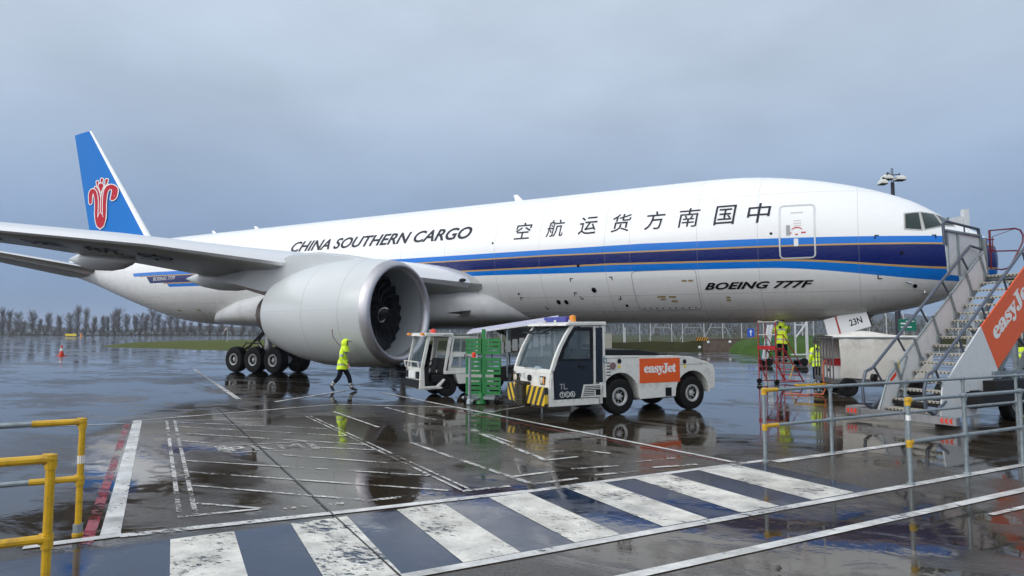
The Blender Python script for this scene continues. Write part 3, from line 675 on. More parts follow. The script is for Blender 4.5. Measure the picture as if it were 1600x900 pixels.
for side in (1, -1):
    m = MB(); secs = []
    for a, b in zip(WST, WST[1:]):
        for k in range(3): secs.append(tuple(p+(q-p)*k/3 for p, q in zip(a, b)))
    secs.append(WST[-1]); m.loft([wing_sec(s_, side) for s_ in secs], 0, True, True, True)
    wing = m.build('wing', 'wing_skin', plane, ang=50)
    # bright slat leading edge
    m = MB(); rr = []
    for s_ in secs[3:]:
        q = wing_sec(s_, side); n_ = len(FO); c_ = s_[2]-s_[1]
        k = 5; pts = [q[i] for i in range(k, -1, -1)]+[q[-i] for i in range(1, 2)]
        cen = sum(pts, Vector())/len(pts); rr.append([p+(p-cen).normalized()*.018 for p in pts])
    m.loft(rr, 0, False, False, True, False); m.build('slat', 'slatmetal', wing, ang=50)
    for yf, L, r in ((7.0, 6.2, .5), (12.2, 5.4, .46), (20.5, 4.2, .36)):
        te = wing_at(yf); le_, te_ = te[1], te[2]; zT = wing_low(yf, .97, 0).z; zM = wing_low(yf, .6, 0).z; rings = []
        s1 = te_+1.15; s0 = s1-L
        for u, k in ((0, .05), (.06, .4), (.18, .78), (.35, 1), (.55, 1), (.75, .78), (.9, .42), (1, .06)):
            s_ = s0+L*u; zc = np.interp(s_, [s0, te_-1.5, s1], [wing_low(yf, (s0-le_)/(te_-le_), 0).z-.12, zT-.30, zT-.12])
            rings.append([Vector((S0-s_, -side*yf+r*.62*k*math.cos(a), zc+r*1.05*k*math.sin(a))) for a in [2*math.pi*j/18 for j in range(18)]])
        m = MB(); m.loft(rings, 0, True, True, True); m.build('flap_fairing', 'plane_grey', wing, ang=60)
    if side == 1:
        for i, ch in enumerate('空航运货方南国中'):
            yc, sc_ = 12.62+1.58*i, 30.2+1.02*i
            def under(u, v, yc=yc, sc_=sc_):
                y = yc-(u-.65)*.82+(v-1.2)*.57; q = sc_-(u-.65)*.57-(v-1.2)*.82; w_ = wing_at(y); return wing_low(y, (q-w_[1])/(w_[2]-w_[1]), .025)
            put_text('lettering', wing, 'ink', under, ch, 1.3, 2.4, 0, .008, 1, 14)
    m = MB(); p = Vector((S0-21.0, -side*3.62, 4.47)); m.ball(p, .12, 0, 10, (1.6, 1, .7)); m.build('landing_light', 'black', wing)

# stabilisers and fin
HST = [(0.6, 54.3, 61.2, 6.55, .1), (1.4, 54.8, 61.4, 6.7, .1), (10.75, 60.6, 63.6, 8.45, .09)]
for side in (1, -1):
    rr = []
    for y, le, te, z, tk in HST:
        c = te-le; rr.append([Vector((S0-(le+x*c), -side*y, z+yt*tk*c)) for x, yt in FO]+[Vector((S0-(le+x*c), -side*y, z-yt*tk*c)) for x, yt in FO[1:-1]][::-1])
    m = MB(); m.loft(rr, 0, True, True, True); hs = m.build('stabiliser', 'wing_skin', plane, ang=50)
    m = MB(); q = []
    for r_ in rr: pts = [r_[i] for i in range(4, -1, -1)]+[r_[-i] for i in range(1, 5)]; cen = sum(pts, Vector())/len(pts); q.append([p+(p-cen).normalized()*.015 for p in pts])
    m.loft(q, 0, False, False, True, False); m.build('leading_edge', 'metal', hs, ang=50)
FIN = [(8.2, 48.9, 58.9, .085), (8.8, 50.5, 59.05, .085), (9.15, 51.2, 59.15, .085), (18.52, 59.9, 62.4, .08)]
def fin_sec(z):
    for a, b in zip(FIN, FIN[1:]):
        if z <= b[0] or b is FIN[-1]:
            t = (z-a[0])/(b[0]-a[0]); return tuple(p+(q-p)*t for p, q in zip(a, b))
def fin_y(s_, z, off):
    _, le, te, tk = fin_sec(z); c = te-le; x = min(max((s_-le)/c, 0), 1); return -(np.interp(x, [p[0] for p in FO], [p[1] for p in FO])*tk*c+off)
MT['finblue'] = M('fin_blue', (.002, .17, .56), .55, spec=.12)
rr = []
for z, le, te, tk in FIN:
    c = te-le; rr.append([Vector((S0-(le+x*c), -yt*tk*c, z)) for x, yt in FO]+[Vector((S0-(le+x*c), yt*tk*c, z)) for x, yt in FO[1:-1]][::-1])
m = MB(); m.loft(rr, 0, True, True, True); fin = m.build('fin', 'finblue', plane, ang=50)
m = MB(); q = []
for r_ in rr: pts = [r_[i] for i in range(2, -1, -1)]+[r_[-i] for i in range(1, 3)]; cen = sum(pts, Vector())/len(pts); q.append([p+(p-cen).normalized()*.03 for p in pts])
m.loft(q, 0, False, False, True, False); m.build('leading_edge', 'plane_white', fin, ang=50)
# emblem, traced on the fin's own surface
def EM(x, y, off):  # px on the enlarged photo -> fin skin
    p = on_y(x/4, 180+y/4, -.25); s_, z = -p.x, p.z; return Vector((S0-s_, fin_y(s_, z, off), z))
def stroke(mb, pts, ws, off):
    P = []
    n = 8; K = len(pts)
    for i in range(K-1):
        p0, p1, p2, p3 = (Vector(pts[max(0, min(K-1, j))]) for j in (i-1, i, i+1, i+2))
        for j in range(n):
            t = j/n; P.append((.5*((2*p1)+(p2-p0)*t+(2*p0-5*p1+4*p2-p3)*t*t+(3*p1-p0-3*p2+p3)*t**3), ws[i]+(ws[i+1]-ws[i])*t))
    P.append((Vector(pts[-1]), ws[-1])); L, R2 = [], []
    for i, (p, w) in enumerate(P):
        d = (P[min(i+1, len(P)-1)][0]-P[max(i-1, 0)][0]).normalized(); nn = Vector((-d.y, d.x))*w/2; L.append(p+nn); R2.append(p-nn)
    V = [EM(v.x, v.y, off) for v in L]+[EM(v.x, v.y, off) for v in R2]; k = len(L)
    mb.add(V, [(i, i+1, k+i+1, k+i) for i in range(k-1)])
    for e, o_ in ((P[0], -1), (P[-1], 1)):   # round end
        mb.add([EM(e[0].x+e[1]/2*math.cos(a), e[0].y+e[1]/2*math.sin(a), off+.001) for a in [2*math.pi*j/14 for j in range(14)]], [tuple(range(14))])
STK = [([(656, 640), (657, 540), (668, 470), (695, 448), (718, 465), (716, 505), (708, 520)], [22, 24, 26, 28, 32, 34, 26]),
       ([(597, 625), (600, 540), (590, 485), (572, 474), (559, 498), (557, 545)], [18, 22, 24, 26, 26, 20]),
       ([(618, 640), (621, 545), (612, 485), (594, 452)], [14, 15, 16, 12]), ([(637, 640), (638, 545), (650, 478), (676, 440)], [14, 15, 16, 14]),
       ([(629, 478), (630, 442)], [4, 34]), ([(606, 445), (605, 418)], [5, 15]), ([(633, 440), (635, 403)], [5, 17]), ([(660, 440), (666, 406)], [5, 17])]
bulb = [(588, 608), (592, 660), (602, 692), (625, 709), (650, 692), (663, 655), (668, 602), (655, 622), (648, 640), (638, 618), (628, 608), (617, 620), (609, 642), (600, 620)]
ORDER = [5, 6, 7, 4, 2, 3, 1, 0]
m = MB()
for i, k in enumerate(ORDER): stroke(m, STK[k][0], [x+11 for x in STK[k][1]], .02+.006*i)
cx, cy = 627, 650
m.add([EM(cx+(x-cx)*1.16, cy+(y-cy)*1.13, .07) for x, y in bulb], [tuple(range(len(bulb)))]); m.build('emblem_outline', 'plainwhite', fin)
m = MB()
for i, k in enumerate(ORDER): stroke(m, STK[k][0], STK[k][1], .024+.006*i)
m.add([EM(x, y, .077) for x, y in bulb], [tuple(range(len(bulb)))]); m.build('emblem', M('emblem_red', (.50, .010, .025), .55, spec=.12), fin)

# engines
EX, EY, EZ = S0-19.72, 9.65, 2.79
def nacelle_mat():
    m, t, b, x = mat_nodes('nacelle_paint'); n = x.noise(mapped(t, 'Object', 0, (.4, 1, 1)), .9, 6, .6)
    tcn = t.nodes.new('ShaderNodeTexCoord'); sp = t.nodes.new('ShaderNodeSeparateXYZ'); t.links.new(tcn.outputs['Object'], sp.inputs[0])
    j = None
    for q in (-1.25, -3.05): 
        k = x.m('LESS_THAN', x.m('ABSOLUTE', x.m('SUBTRACT', sp.outputs[0], q)), .012); j = k if j is None else x.m('MAXIMUM', j, k)
    k = x.m('LESS_THAN', x.m('ABSOLUTE', x.m('SUBTRACT', sp.outputs[2], .05)), .008); j = x.m('MAXIMUM', j, x.m('MULTIPLY', k, .5))
    c = x.mix(x.mr(n, .3, .7, 0, 1), (.54, .565, .565), (.60, .62, .615)); c = x.mix(x.m('MULTIPLY', j, .5), c, (.2, .2, .2))
    t.links.new(c, b.inputs['Base Color']); b.inputs['Roughness'].default_value = .3; b.inputs['Coat Weight'].default_value = .2; return m
MT['nacelle'] = nacelle_mat()
MT['lipmetal'] = M('lip_metal', (.47, .455, .48), .36, metal=.8, noise=.05)
MT['inlet'] = M('inlet_liner', (.36, .38, .39), .4, noise=.05)
MT['fan'] = M('fan_blades', (.004, .004, .005), .35, spec=.3)
MT['fanedge'] = M('fan_blade_edge', (.035, .033, .03), .4, metal=.5)
MTP = M('nacelle_placard', (.62, .60, .52), .5)
for side in (1, -1):
    eng = thing('engine', None, None); eng.parent = plane; eng.location = (EX, -side*EY, EZ)
    m = MB(); m.lathe([(-.34, 1.955), (-.8, 2.02), (-1.6, 2.07), (-2.5, 2.08), (-3.5, 2.02), (-4.5, 1.86), (-5.4, 1.62), (-5.95, 1.44), (-5.95, 1.38), (-4.6, 1.42)], n=72, cap=False); m.build('nacelle', 'nacelle', eng, ang=40)
    m = MB(); m.lathe([(-.345, 1.957), (-.2, 1.925), (-.08, 1.87), (-.015, 1.81), (0, 1.75), (-.03, 1.69), (-.12, 1.635), (-.26, 1.595), (-.30, 1.59)], n=72, cap=False); m.build('inlet_lip', 'lipmetal', eng, ang=60)
    m = MB(); m.lathe([(-.298, 1.59), (-.7, 1.60), (-1.3, 1.63), (-1.9, 1.65)], n=72, cap=False); m.build('inlet_duct', 'inlet', eng)
    m = MB(); m.lathe([(-1.55, .02), (-1.56, 1.64)], n=48, cap=False)
    fan = m.build('fan', MT['black'], eng)
    m = MB()
    for k in range(22):
        a0 = 2*math.pi*k/22; L = []; T = []
        for i in range(7):
            r = .45+1.16*i/6; sw = a0+.16*math.sin(i/6*math.pi*1.3)-.10*i/6; wch = .20+.16*i/6; tw = R(25+35*i/6)
            for S__, sg in ((L, 1), (T, -1)):
                off = sg*wch; S__.append((-1.36+sg*.13*math.cos(tw), r*math.cos(sw+off*math.sin(tw)/r*.62), r*math.sin(sw+off*math.sin(tw)/r*.62)))
        m.add(L+T, [(i, i+1, 7+i+1, 7+i) for i in range(6)], 0, True)
        m.tube(L, .018, 1, 5)
    m.build('fan_blades', ['fan', 'fanedge'], eng)
    m = MB(); m.lathe([(-.62, .004), (-.7, .12), (-.9, .27), (-1.15, .40), (-1.4, .47)], n=24); m.build('spinner', 'black', eng)
    m = MB(); V = []
    for i in range(20):
        t_ = i/19; a = 1.3+t_*4.6; xx = -.72-.5*t_*.8; r = np.interp(-xx, [.62, .7, .9, 1.15, 1.4], [.0, .12, .27, .40, .47])+.012
        for dw in (-.05-.09*t_, .05+.09*t_): V.append((xx+.01-dw*.4, r*math.cos(a+dw/r*.9)*1.02, r*math.sin(a+dw/r*.9)*1.02))
    m.add(V, [(2*i, 2*i+1, 2*i+3, 2*i+2) for i in range(19)]); m.build('spinner_spiral', 'plainwhite', eng)
    m = MB(); m.lathe([(-4.6, 1.3), (-5.95, 1.16), (-6.5, .96), (-6.95, .84), (-6.95, .78)], n=48, cap=False); m.build('exhaust_nozzle', 'burnt', eng)
    m = MB(); m.lathe([(-6.0, .66), (-6.9, .5), (-7.7, .2), (-8.0, .02)], n=32); m.build('exhaust_cone', 'burnt', eng)
    m = MB(); rings = []
    for x, zt, zb, w in ((-.9, 1.98, 1.9, .05), (-1.6, 2.12, 1.9, .17), (-2.6, 2.3, 1.8, .24), (-4.2, 2.5, 1.6, .27), (-5.6, 2.5, 1.0, .3), (-7.2, 2.2, .98, .3), (-9.0, 1.95, 1.35, .25), (-10.6, 1.8, 1.6, .12)):
        rings.append([(x, w, zb), (x, w, zt-.1), (x, w*.4, zt), (x, -w*.4, zt), (x, -w, zt-.1), (x, -w, zb)])
    m.loft(rings, 0, True, True, True); m.build('pylon', 'plane_grey', eng, ang=50)
    m = MB(); m.loft([[(x, w, zb), (x, w, zt), (x, -w, zt), (x, -w, zb)] for x, zt, zb, w in ((-5.5, 1.25, .98, .25), (-7.0, 1.0, .78, .29), (-8.8, 1.36, 1.2, .2), (-9.6, 1.6, 1.45, .1))]); m.build('heat_shield', 'burnt', eng)
    # strake on the inboard shoulder and data placards on the lower flank
    a = R(52) if side == 1 else R(128)
    m.prism([(-1.3, 0), (-2.9, 0), (-2.8, .28), (-2.2, .3)], -.02, .02); o = m.build('strake', 'nacelle', eng); o.rotation_euler = (a-math.pi/2, 0, 0); o.location = (0, 2.04*math.cos(a), 2.04*math.sin(a))
    def NP(x, adeg, off=.012):
        r = float(np.interp(-x, [.34, .8, 1.6, 2.4, 3.3, 4.2, 5.0, 5.45], [1.935, 2.0, 2.06, 2.07, 2.0, 1.83, 1.6, 1.42]))+off; a = R(adeg); return Vector((x, -side*r*math.cos(a), -r*math.sin(a)))
    for x, a, w, h in ((-1.75, 33, .3, 2.5), (-2.0, 36, .14, 1), (-1.95, 29, .3, .8)):
        m = MB(); m.add([NP(x-w/2, a-h/2), NP(x+w/2, a-h/2), NP(x+w/2, a+h/2), NP(x-w/2, a+h/2)], [(0, 1, 2, 3)]); m.build('placard', MTP, eng)
    for x, a in ((-3.6, 12), (-3.6, 2), (-4.3, 12), (-2.9, 60), (-3.9, 60), (-4.6, 4)):
        m = MB(); m.add([NP(x-.07, a-1.6), NP(x+.07, a-1.6), NP(x+.07, a+1.6), NP(x-.07, a+1.6)], [(0, 1, 2, 3)]); m.build('latch', 'dull_metal', eng)
    m = MB(); m.tube([NP(-1.55, 18, 0), NP(-1.6, 26, 0), NP(-1.5, 34, 0), NP(-1.35, 40, 0)], .02); m.build('drain_line', 'maroon', eng)

# landing gear
def wheel(name, parent, c, r, w, rimr, axis='y', side=1, tyre='rubber', rim='rim'):
    m = MB(); h = w/2; m.lathe([(-h*.8, rimr), (-h, r*.80), (-h*.86, r*.95), (-h*.45, r), (h*.45, r), (h*.86, r*.95), (h, r*.80), (h*.8, rimr)], axis=axis, n=36, cap=False)
    o = m.build(name, tyre, parent, ang=50, loc=c)
    m = MB(); s1 = side*h
    m.lathe([(s1*.82, rimr*1.02), (s1*.94, rimr), (s1*.90, rimr*.80), (s1*.70, rimr*.74)], axis=axis, n=28, cap=False)
    m.lathe([(s1*.70, rimr*.745), (s1*.38, rimr*.70), (s1*.34, rimr*.36)], axis=axis, n=28, cap=False, mi=1)
    m.lathe([(s1*.34, rimr*.40), (s1*.72, rimr*.34), (s1*.78, rimr*.22), (s1*.79, .004)], axis=axis, n=20, cap=False)
    m.lathe([(-s1*.8, rimr*1.02), (-s1*.5, rimr*.8), (-s1*.4, .01)], axis=axis, n=20, cap=False, mi=1)
    for k in range(8):
        a = 2*math.pi*k/8; q = (rimr*.58*math.cos(a), s1*.40, rimr*.58*math.sin(a)); m.ball(q, rimr*.11, 0, 6)
    m.build('rim', [rim, 'dark'], o, ang=40); return o
for side in (1, -1):
    gr = thing('main_gear', None, None); gr.parent = plane; gr.location = (0, -side*5.49, 0)
    for dx in (1.45, 0, -1.45):
        for dy, sd in ((-.72, -1), (.72, 1)): wheel('wheel', gr, (dx, dy, .66), .66, .5, .30, 'y', sd)
    m = MB(); m.tube([(1.6, 0, .66), (-1.6, 0, .66)], .17); 
    for dx in (1.45, 0, -1.45): m.tube([(dx, -.7, .66), (dx, .7, .66)], .09)
    m.tube([(0, 0, .66), (.1, 0, 2.4), (.2, 0, 4.4)], [.2, .2, .26], 0, 12); m.tube([(.1, 0, 1.9), (1.9, 0, 3.8)], .1); m.tube([(.1, 0, 2.1), (.2, side*2.2, 3.9)], .1); m.tube([(-.2, 0, 1.0), (-.75, 0, 1.6), (-.2, 0, 2.2)], .06)
    m.build('strut', 'dull_metal', gr)
    m = MB()
    for k in range(5): m.tube([(.2-.1*k, -.1, 2.2), (-.3-.2*k, -.25, 1.75-.1*k), (-.9-.1*k, -.2, 1.5-.05*k), (-1.1-.1*k, -.3, 1.15)], .022, 0, 5)
    m.tube([(-.2, -.3, 1.45), (-1.3, -.3, 1.5), (-1.6, -.3, 1.2)], .03, 0, 5); m.tube([(1.3, -.3, 1.2), (.6, -.3, 1.55), (.2, -.2, 1.7)], .03, 0, 5)
    m.build('hydraulic_hose', 'dark', gr)
ng = thing('nose_gear', None, None); ng.parent = plane; ng.location = (S0-5.89, 0, 0)
for dy, sd in ((-.32, -1), (.32, 1)): wheel('wheel', ng, (0, dy, .54), .54, .4, .25, 'y', sd)
m = MB(); m.tube([(0, -.3, .54), (0, .3, .54)], .08); m.tube([(0, 0, .54), (.05, 0, 1.7), (.1, 0, 2.9)], [.1, .12, .15]); m.tube([(.05, 0, 1.6), (1.6, 0, 2.8)], .06); m.build('strut', 'dull_metal', ng)
for side in (1, -1):
    y = -.78*side; z0 = lambda s_: BP(s_, 0, fB(s_)).z+.06
    def door_xz(px, py): p = on_y(px, py, -.78); return (p.x+S0-(S0-5.89), p.z)
    C = [door_xz(1287, 500), door_xz(1354, 480), door_xz(1364, 509), door_xz(1295, 530)]
    m = MB(); m.prism(C, min(y, y-.045*side), max(y, y-.045*side)); dr = m.build('nose_gear_door', 'plane_white', ng, bevel=.01)
    yy = y-.05*side
    L = lambda u, v: tuple((C[0][i]*(1-u)+C[1][i]*u)*(1-v)+(C[3][i]*(1-u)+C[2][i]*u)*v for i in (0, 1))
    m = MB(); q = [L(.26, .01), L(.30, .01), L(.30, .97), L(.26, .97)]; m.add([(p[0], yy, p[1]) for p in q], [(0, 1, 2, 3)]); m.build('stripe', 'red', dr)
    m = MB(); q = [L(.965, .0), L(1, .0), L(1, 1), L(.965, 1)]; m.add([(p[0], yy, p[1]) for p in q], [(0, 1, 2, 3)]); m.build('seal', 'black', dr)
    if side == 1: put_text('lettering', dr, 'ink', lambda u, v: (L(.54+u*.28, .70-v*.34)[0], yy-.001, L(.54+u*.28, .70-v*.34)[1]), '23N', 1, 1, 0, .02)

# ------------------------------------------------------------------ white aircraft tug
MT['hazard'] = None
def hazard_mat():
    m, t, b, x = mat_nodes('hazard_stripes'); tcn = t.nodes.new('ShaderNodeTexCoord'); sp = t.nodes.new('ShaderNodeSeparateXYZ'); t.links.new(tcn.outputs['Object'], sp.inputs[0])
    ay = x.m('ABSOLUTE', x.m('SUBTRACT', sp.outputs[1], .2)); q = x.m('FRACT', x.m('MULTIPLY', x.m('ADD', x.m('SUBTRACT', ay, x.m('MULTIPLY', sp.outputs[2], .55)), 10), 4.3))
    n = x.noise(mapped(t), 14, 6, .7)
    c = x.mix(x.m('GREATER_THAN', q, .5), (.025, .025, .024), (.70, .46, .02)); c = x.mix(x.mr(n, .56, .75, 0, .6), c, (.10, .08, .05)); t.links.new(c, b.inputs['Base Color']); b.inputs['Roughness'].default_value = .4; return m
MT['hazard'] = hazard_mat()
def flat_poly(name, mat, parent, pts):
    m = MB(); m.add(pts, [tuple(range(len(pts)))]); return m.build(name, mat, parent)
def arch(cx, cz, r, a0=180, a1=0, n=14): return [(cx+r*math.cos(R(a0+(a1-a0)*i/n)), cz+r*math.sin(R(a0+(a1-a0)*i/n))) for i in range(n+1)]

tug = thing('aircraft_tug', 'large white aircraft tug with glass cab, hazard striped bumper and orange side panel', 'aircraft tug', G(-16.50, 2.0), GANG)
N_, F_ = -.93, .93            # near and far flank
m = MB()
prof = [(-.64, .30), (-.60, .44)]+arch(0, .44, .60)[1:]+[(.62, .36), (1.78, .38)]+arch(2.38, .44, .59)[0:]+[(2.99, .52), (3.10, .52), (3.17, .60), (3.18, .98), (3.12, 1.16), (2.9, 1.26), (2.3, 1.41), (1.9, 1.43), (-.3, 1.47), (-.64, 1.48)]
m.prism(prof, N_, F_); body = m.build('body', 'white', tug, bevel=.03)
m = MB(); m.box(-1.7, 2.9, -.5, .5, .3, .9); m.box(-.55, 2.95, -.62, .62, .5, 1.2); m.build('chassis', 'dark', tug)
m = MB(); m.prism([(-.3, 1.475), (1.42, 1.445), (1.30, 1.53), (.65, 1.61), (-.3, 1.62)], N_+.14, F_-.14); m.build('rear_deck_cover', 'seat', tug, bevel=.02)
m = MB(); m.prism([(1.5, 1.44), (1.95, 1.43), (1.93, 1.47), (1.52, 1.48)], -.45, .3); m.build('deck_hatch', 'dark', tug)
# cab shell: lower tub, pillars, roof
m = MB()
m.prism([(-2.08, .30), (-.64, .30), (-.64, .46), (-2.06, .46)], N_, F_)
m.prism([(-2.10, .40), (-2.06, .40), (-1.98, 1.06), (-2.03, 1.10)], N_+.02, F_-.02)
m.prism([(-2.04, 1.06), (-1.95, 1.06), (-1.94, 1.17), (-2.01, 1.17)], N_, F_)
m.prism([(-2.06, .46), (-1.92, .46), (-1.95, 1.17), (-2.0, 1.17)], N_, N_+.14); m.prism([(-2.06, .46), (-1.92, .46), (-1.95, 1.17), (-2.0, 1.17)], F_-.14, F_)
m.prism([(-.64, .3), (-.50, .3), (-.50, 1.5), (-.64, 1.5)], N_+.05, F_-.05)
cab = m.build('cab', 'white', tug, bevel=.015)
apts = [(-2.0, 1.14), (-1.90, 1.42), (-1.77, 1.70), (-1.60, 1.98), (-1.44, 2.20)]
def strip_poly(P, w0, w1): return [(p[0]-w0, p[1]) for p in P]+[(p[0]+w1, p[1]) for p in reversed(P)]
for y0, y1 in ((N_, N_+.075), (F_-.075, F_)):
    m = MB(); m.prism(strip_poly(apts, .015, .075), y0, y1); m.build('windscreen_pillar', 'white', cab)
    m = MB(); m.prism([(-.80, .80), (-.74, .80), (-.74, 2.2), (-.80, 2.2)], y0, y1); m.prism([(-.52, .46), (-.44, .46), (-.47, 2.2), (-.53, 2.2)], y0, y1); m.build('cab_pillar', 'white', cab)
    side = 1 if y0 < 0 else -1; ys = y0-.004 if side == 1 else y1+.004; yi = y0+.03 if side == 1 else y1-.03
    dm = MB(); dm.prism([(-1.90, .47), (-1.22, .47), (-.82, .82), (-.82, 1.36), (-1.80, 1.36), (-1.92, 1.10)], min(ys, yi), max(ys, yi)); dr = dm.build('door', 'doorglass', cab)
    dm = MB()
    fo = [(-1.80, 1.36), (-1.70, 1.66), (-1.54, 1.94), (-1.36, 2.16), (-.82, 2.16), (-.82, 1.36)]; fi = [(-1.70, 1.41), (-1.62, 1.64), (-1.47, 1.90), (-1.33, 2.09), (-.90, 2.09), (-.90, 1.41)]
    for i in range(6):
        j = (i+1) % 6; dm.hexa([(fo[i][0], min(ys, yi), fo[i][1]), (fo[j][0], min(ys, yi), fo[j][1]), (fi[j][0], min(ys, yi), fi[j][1]), (fi[i][0], min(ys, yi), fi[i][1])], [(fo[i][0], max(ys, yi), fo[i][1]), (fo[j][0], max(ys, yi), fo[j][1]), (fi[j][0], max(ys, yi), fi[j][1]), (fi[i][0], max(ys, yi), fi[i][1])])
    dm.build('door_frame', 'black', dr)
    flat_poly('door_window', 'glass', dr, [(p[0], (ys+yi)/2, p[1]) for p in fi])
    dm = MB(); dm.prism([(-.735, .83), (-.535, .83), (-.545, 2.16), (-.735, 2.16)], min(ys, yi), max(ys, yi)); dm.build('quarter_panel', 'doorglass', cab)
    dm = MB(); dm.bar((-1.24, ys-side*.02, 1.22), (-1.06, ys-side*.02, 1.22), .03, .05); dm.build('handle', 'black', dr)
    if side == 1:
        put_text('lettering', dr, 'reflect', lambda u, v: (-1.78+u, ys-.004, .70+v), 'TL.', .22, .13, 0, 0)
        for k, chh in enumerate('TCR'):
            cxx = -1.71+.145*k; dm = MB(); dm.tube([(cxx+.064*math.cos(2*math.pi*i/20), ys-.004, .575+.064*math.sin(2*math.pi*i/20)) for i in range(20)], .006, 0, 5, True); dm.build('badge_ring', 'plainwhite', dr)
            put_text('lettering', dr, 'plainwhite', lambda u, v, cxx=cxx: (cxx-.03+u, ys-.004, .535+v), chh, .06, .08, 0, .01)
    # louvre panel under the rear quarter
    lm = MB(); lm.prism([(-1.18, .485), (-.62, .485), (-.56, .79), (-1.10, .79)], min(ys-side*.012, yi), max(ys-side*.012, yi)); lp = lm.build('louvre_panel', 'white', cab)
    for k in range(6):
        z = .525+.042*k; x0 = -1.13+.012*k; lm = MB(); lm.box(x0, -.62 if k > 2 else -.80, min(ys-side*.016, ys), max(ys-side*.016, ys), z, z+.020); lm.build('louvre_slot', 'black', lp)
    lm = MB(); lm.box(-.76, -.62, min(ys-side*.016, ys), max(ys-side*.016, ys), .525, .65); lm.build('lock_box', 'black', lp)
m = MB(); m.prism([(-1.62, 2.20), (-.42, 2.22), (-.42, 2.31), (-1.40, 2.30), (-1.60, 2.25)], N_-.01, F_+.01); m.prism([(-.44, 2.2), (-.32, 2.2), (-.40, 1.75), (-.46, 1.75)], -.5, .5); roof = m.build('roof', 'white', cab, bevel=.02)
# curved windscreen
m = MB(); rows = []
for p in apts: rows.append([(p[0]+.03-.06*(1-(y/.86)**2), y, p[1]) for y in np.linspace(-.86, .86, 9)])
m.loft(rows, 0, False, False, True, False); ws = m.build('windscreen', 'glass', cab)
m = MB(); m.loft([[(p[0]-.07, y, p[1]) for y in (-.8, 0, .8)] if 0 else [(r[0]-.012, r[1], r[2]) for r in rows[-1]], [(r[0]-.05, r[1], r[2]-.12) for r in rows[-1]]], 0, False, False, False, False); m.build('windscreen_band', 'black', ws)
m = MB()
for y in (-.45, .25):
    m.tube([(-1.53, y, 2.2), (-1.63, y+.2, 2.12), (-1.69, y+.45, 2.04)], .026, 0, 5); m.tube([(-1.70, y+.15, 2.02), (-1.70, y+.75, 2.03)], .022, 0, 5); m.tube([(-1.55, y-.2, 2.18), (-1.66, y+.1, 2.08)], .02, 0, 5)
m.build('wiper', 'black', ws)
# interior
m = MB(); m.box(-1.25, -.75, -.65, -.1, .46, .95); m.box(-.88, -.75, -.65, -.1, .9, 1.62); m.box(-1.25, -.75, .15, .7, .46, .95); m.box(-.88, -.75, .15, .7, .9, 1.62); m.build('seat', 'seat', cab, bevel=.04)
m = MB(); m.prism([(-1.93, .46), (-1.6, .46), (-1.62, 1.08), (-1.93, 1.14)], -.8, .8); m.build('dashboard', 'dark', cab)
m = MB(); m.ball((-1.78, .1, 1.15), .09, 0, 10, (1, 1.9, .6)); m.build('plastic_bag', M('pale_bag', (.5, .65, .75), .3), cab)
m = MB(); m.box(-1.86, -1.7, .5, .72, 1.13, 1.15); m.build('paper', 'plainwhite', cab)
m = MB(); m.tube([(-1.52+.02*math.cos(a), -.38+.2*math.cos(a), 1.22+.17*math.sin(a)) for a in [2*math.pi*i/18 for i in range(18)]], .018, 0, 6, True); m.tube([(-1.52, -.38, 1.22), (-1.68, -.38, 1.02)], .03); m.build('steering_wheel', 'black', cab)
m = MB(); m.box(-.62, -.55, .05, .8, 1.5, 2.2); m.bar((-1.0, .2, 1.0), (-1.0, .2, 2.2), .16, .1); m.build('cab_partition', 'doorglass', cab)
# bumper plates, hitch and nose details
for y0, y1 in ((N_-.01, -.06), (.42, F_+.01)):
    m = MB(); m.prism([(-2.20, .32), (-2.10, .32), (-2.10, .76), (-2.20, .76)], y0, y1); m.build('bumper_plate', 'hazard', tug, bevel=.012)
m = MB(); m.box(-2.22, -2.06, -.04, .40, .24, .80); m.box(-2.29, -2.2, -.02, .15, .30, .76); m.box(-2.29, -2.2, .21, .38, .30, .76); m.box(-2.26, -2.1, -.05, .41, .78, .84)
for z in (.38, .5, .62): m.box(-2.31, -2.18, -.03, .39, z, z+.025)
m.cyl((-2.26, .18, .25), (-2.26, .18, .95), .025); m.build('tow_hitch', M('oily_steel', (.055, .048, .032), .5, metal=.4, noise=.4), tug)
for y in (-.62, .70):
    m = MB(); m.box(-2.08, -1.98, y-.11, y+.11, .80, 1.0); hl = m.build('headlight', 'black', tug, bevel=.01)
    m = MB(); m.lathe([(-2.095, .085), (-2.115, .07), (-2.12, .01)], (0, y, .90), 'x', 18); m.build('lens', M('headlight_lens', (.55, .50, .42), .1), hl)
    m = MB(); m.box(-2.09, -2.082, y+(-.11 if y < 0 else .07), y+(-.07 if y < 0 else .11), .82, .98); m.build('indicator', 'lampor', hl)
m = MB(); m.tube([(-2.03, .80, 1.02), (-2.12, .86, 1.04), (-2.12, .90, .95)], .014); m.lathe([(-2.16, .10), (-2.12, .11), (-2.09, .05)], (0, .9, .88), 'x', 14); m.build('mirror', 'black', tug)
m = MB(); m.lathe([(-2.10, .075), (-2.06, .08), (-2.02, .05)], (0, .0, .93), 'x', 16); m.build('socket', 'black', tug)
put_text('lettering', tug, 'ink', lambda u, v: (-2.085, .60-u, .94+v), '880', .18, .085, 0, .015)
put_text('lettering', tug, M and 'galv', lambda u, v: (-2.07, .36-u, .90+v), 'TL', .16, .13, 0, 0)
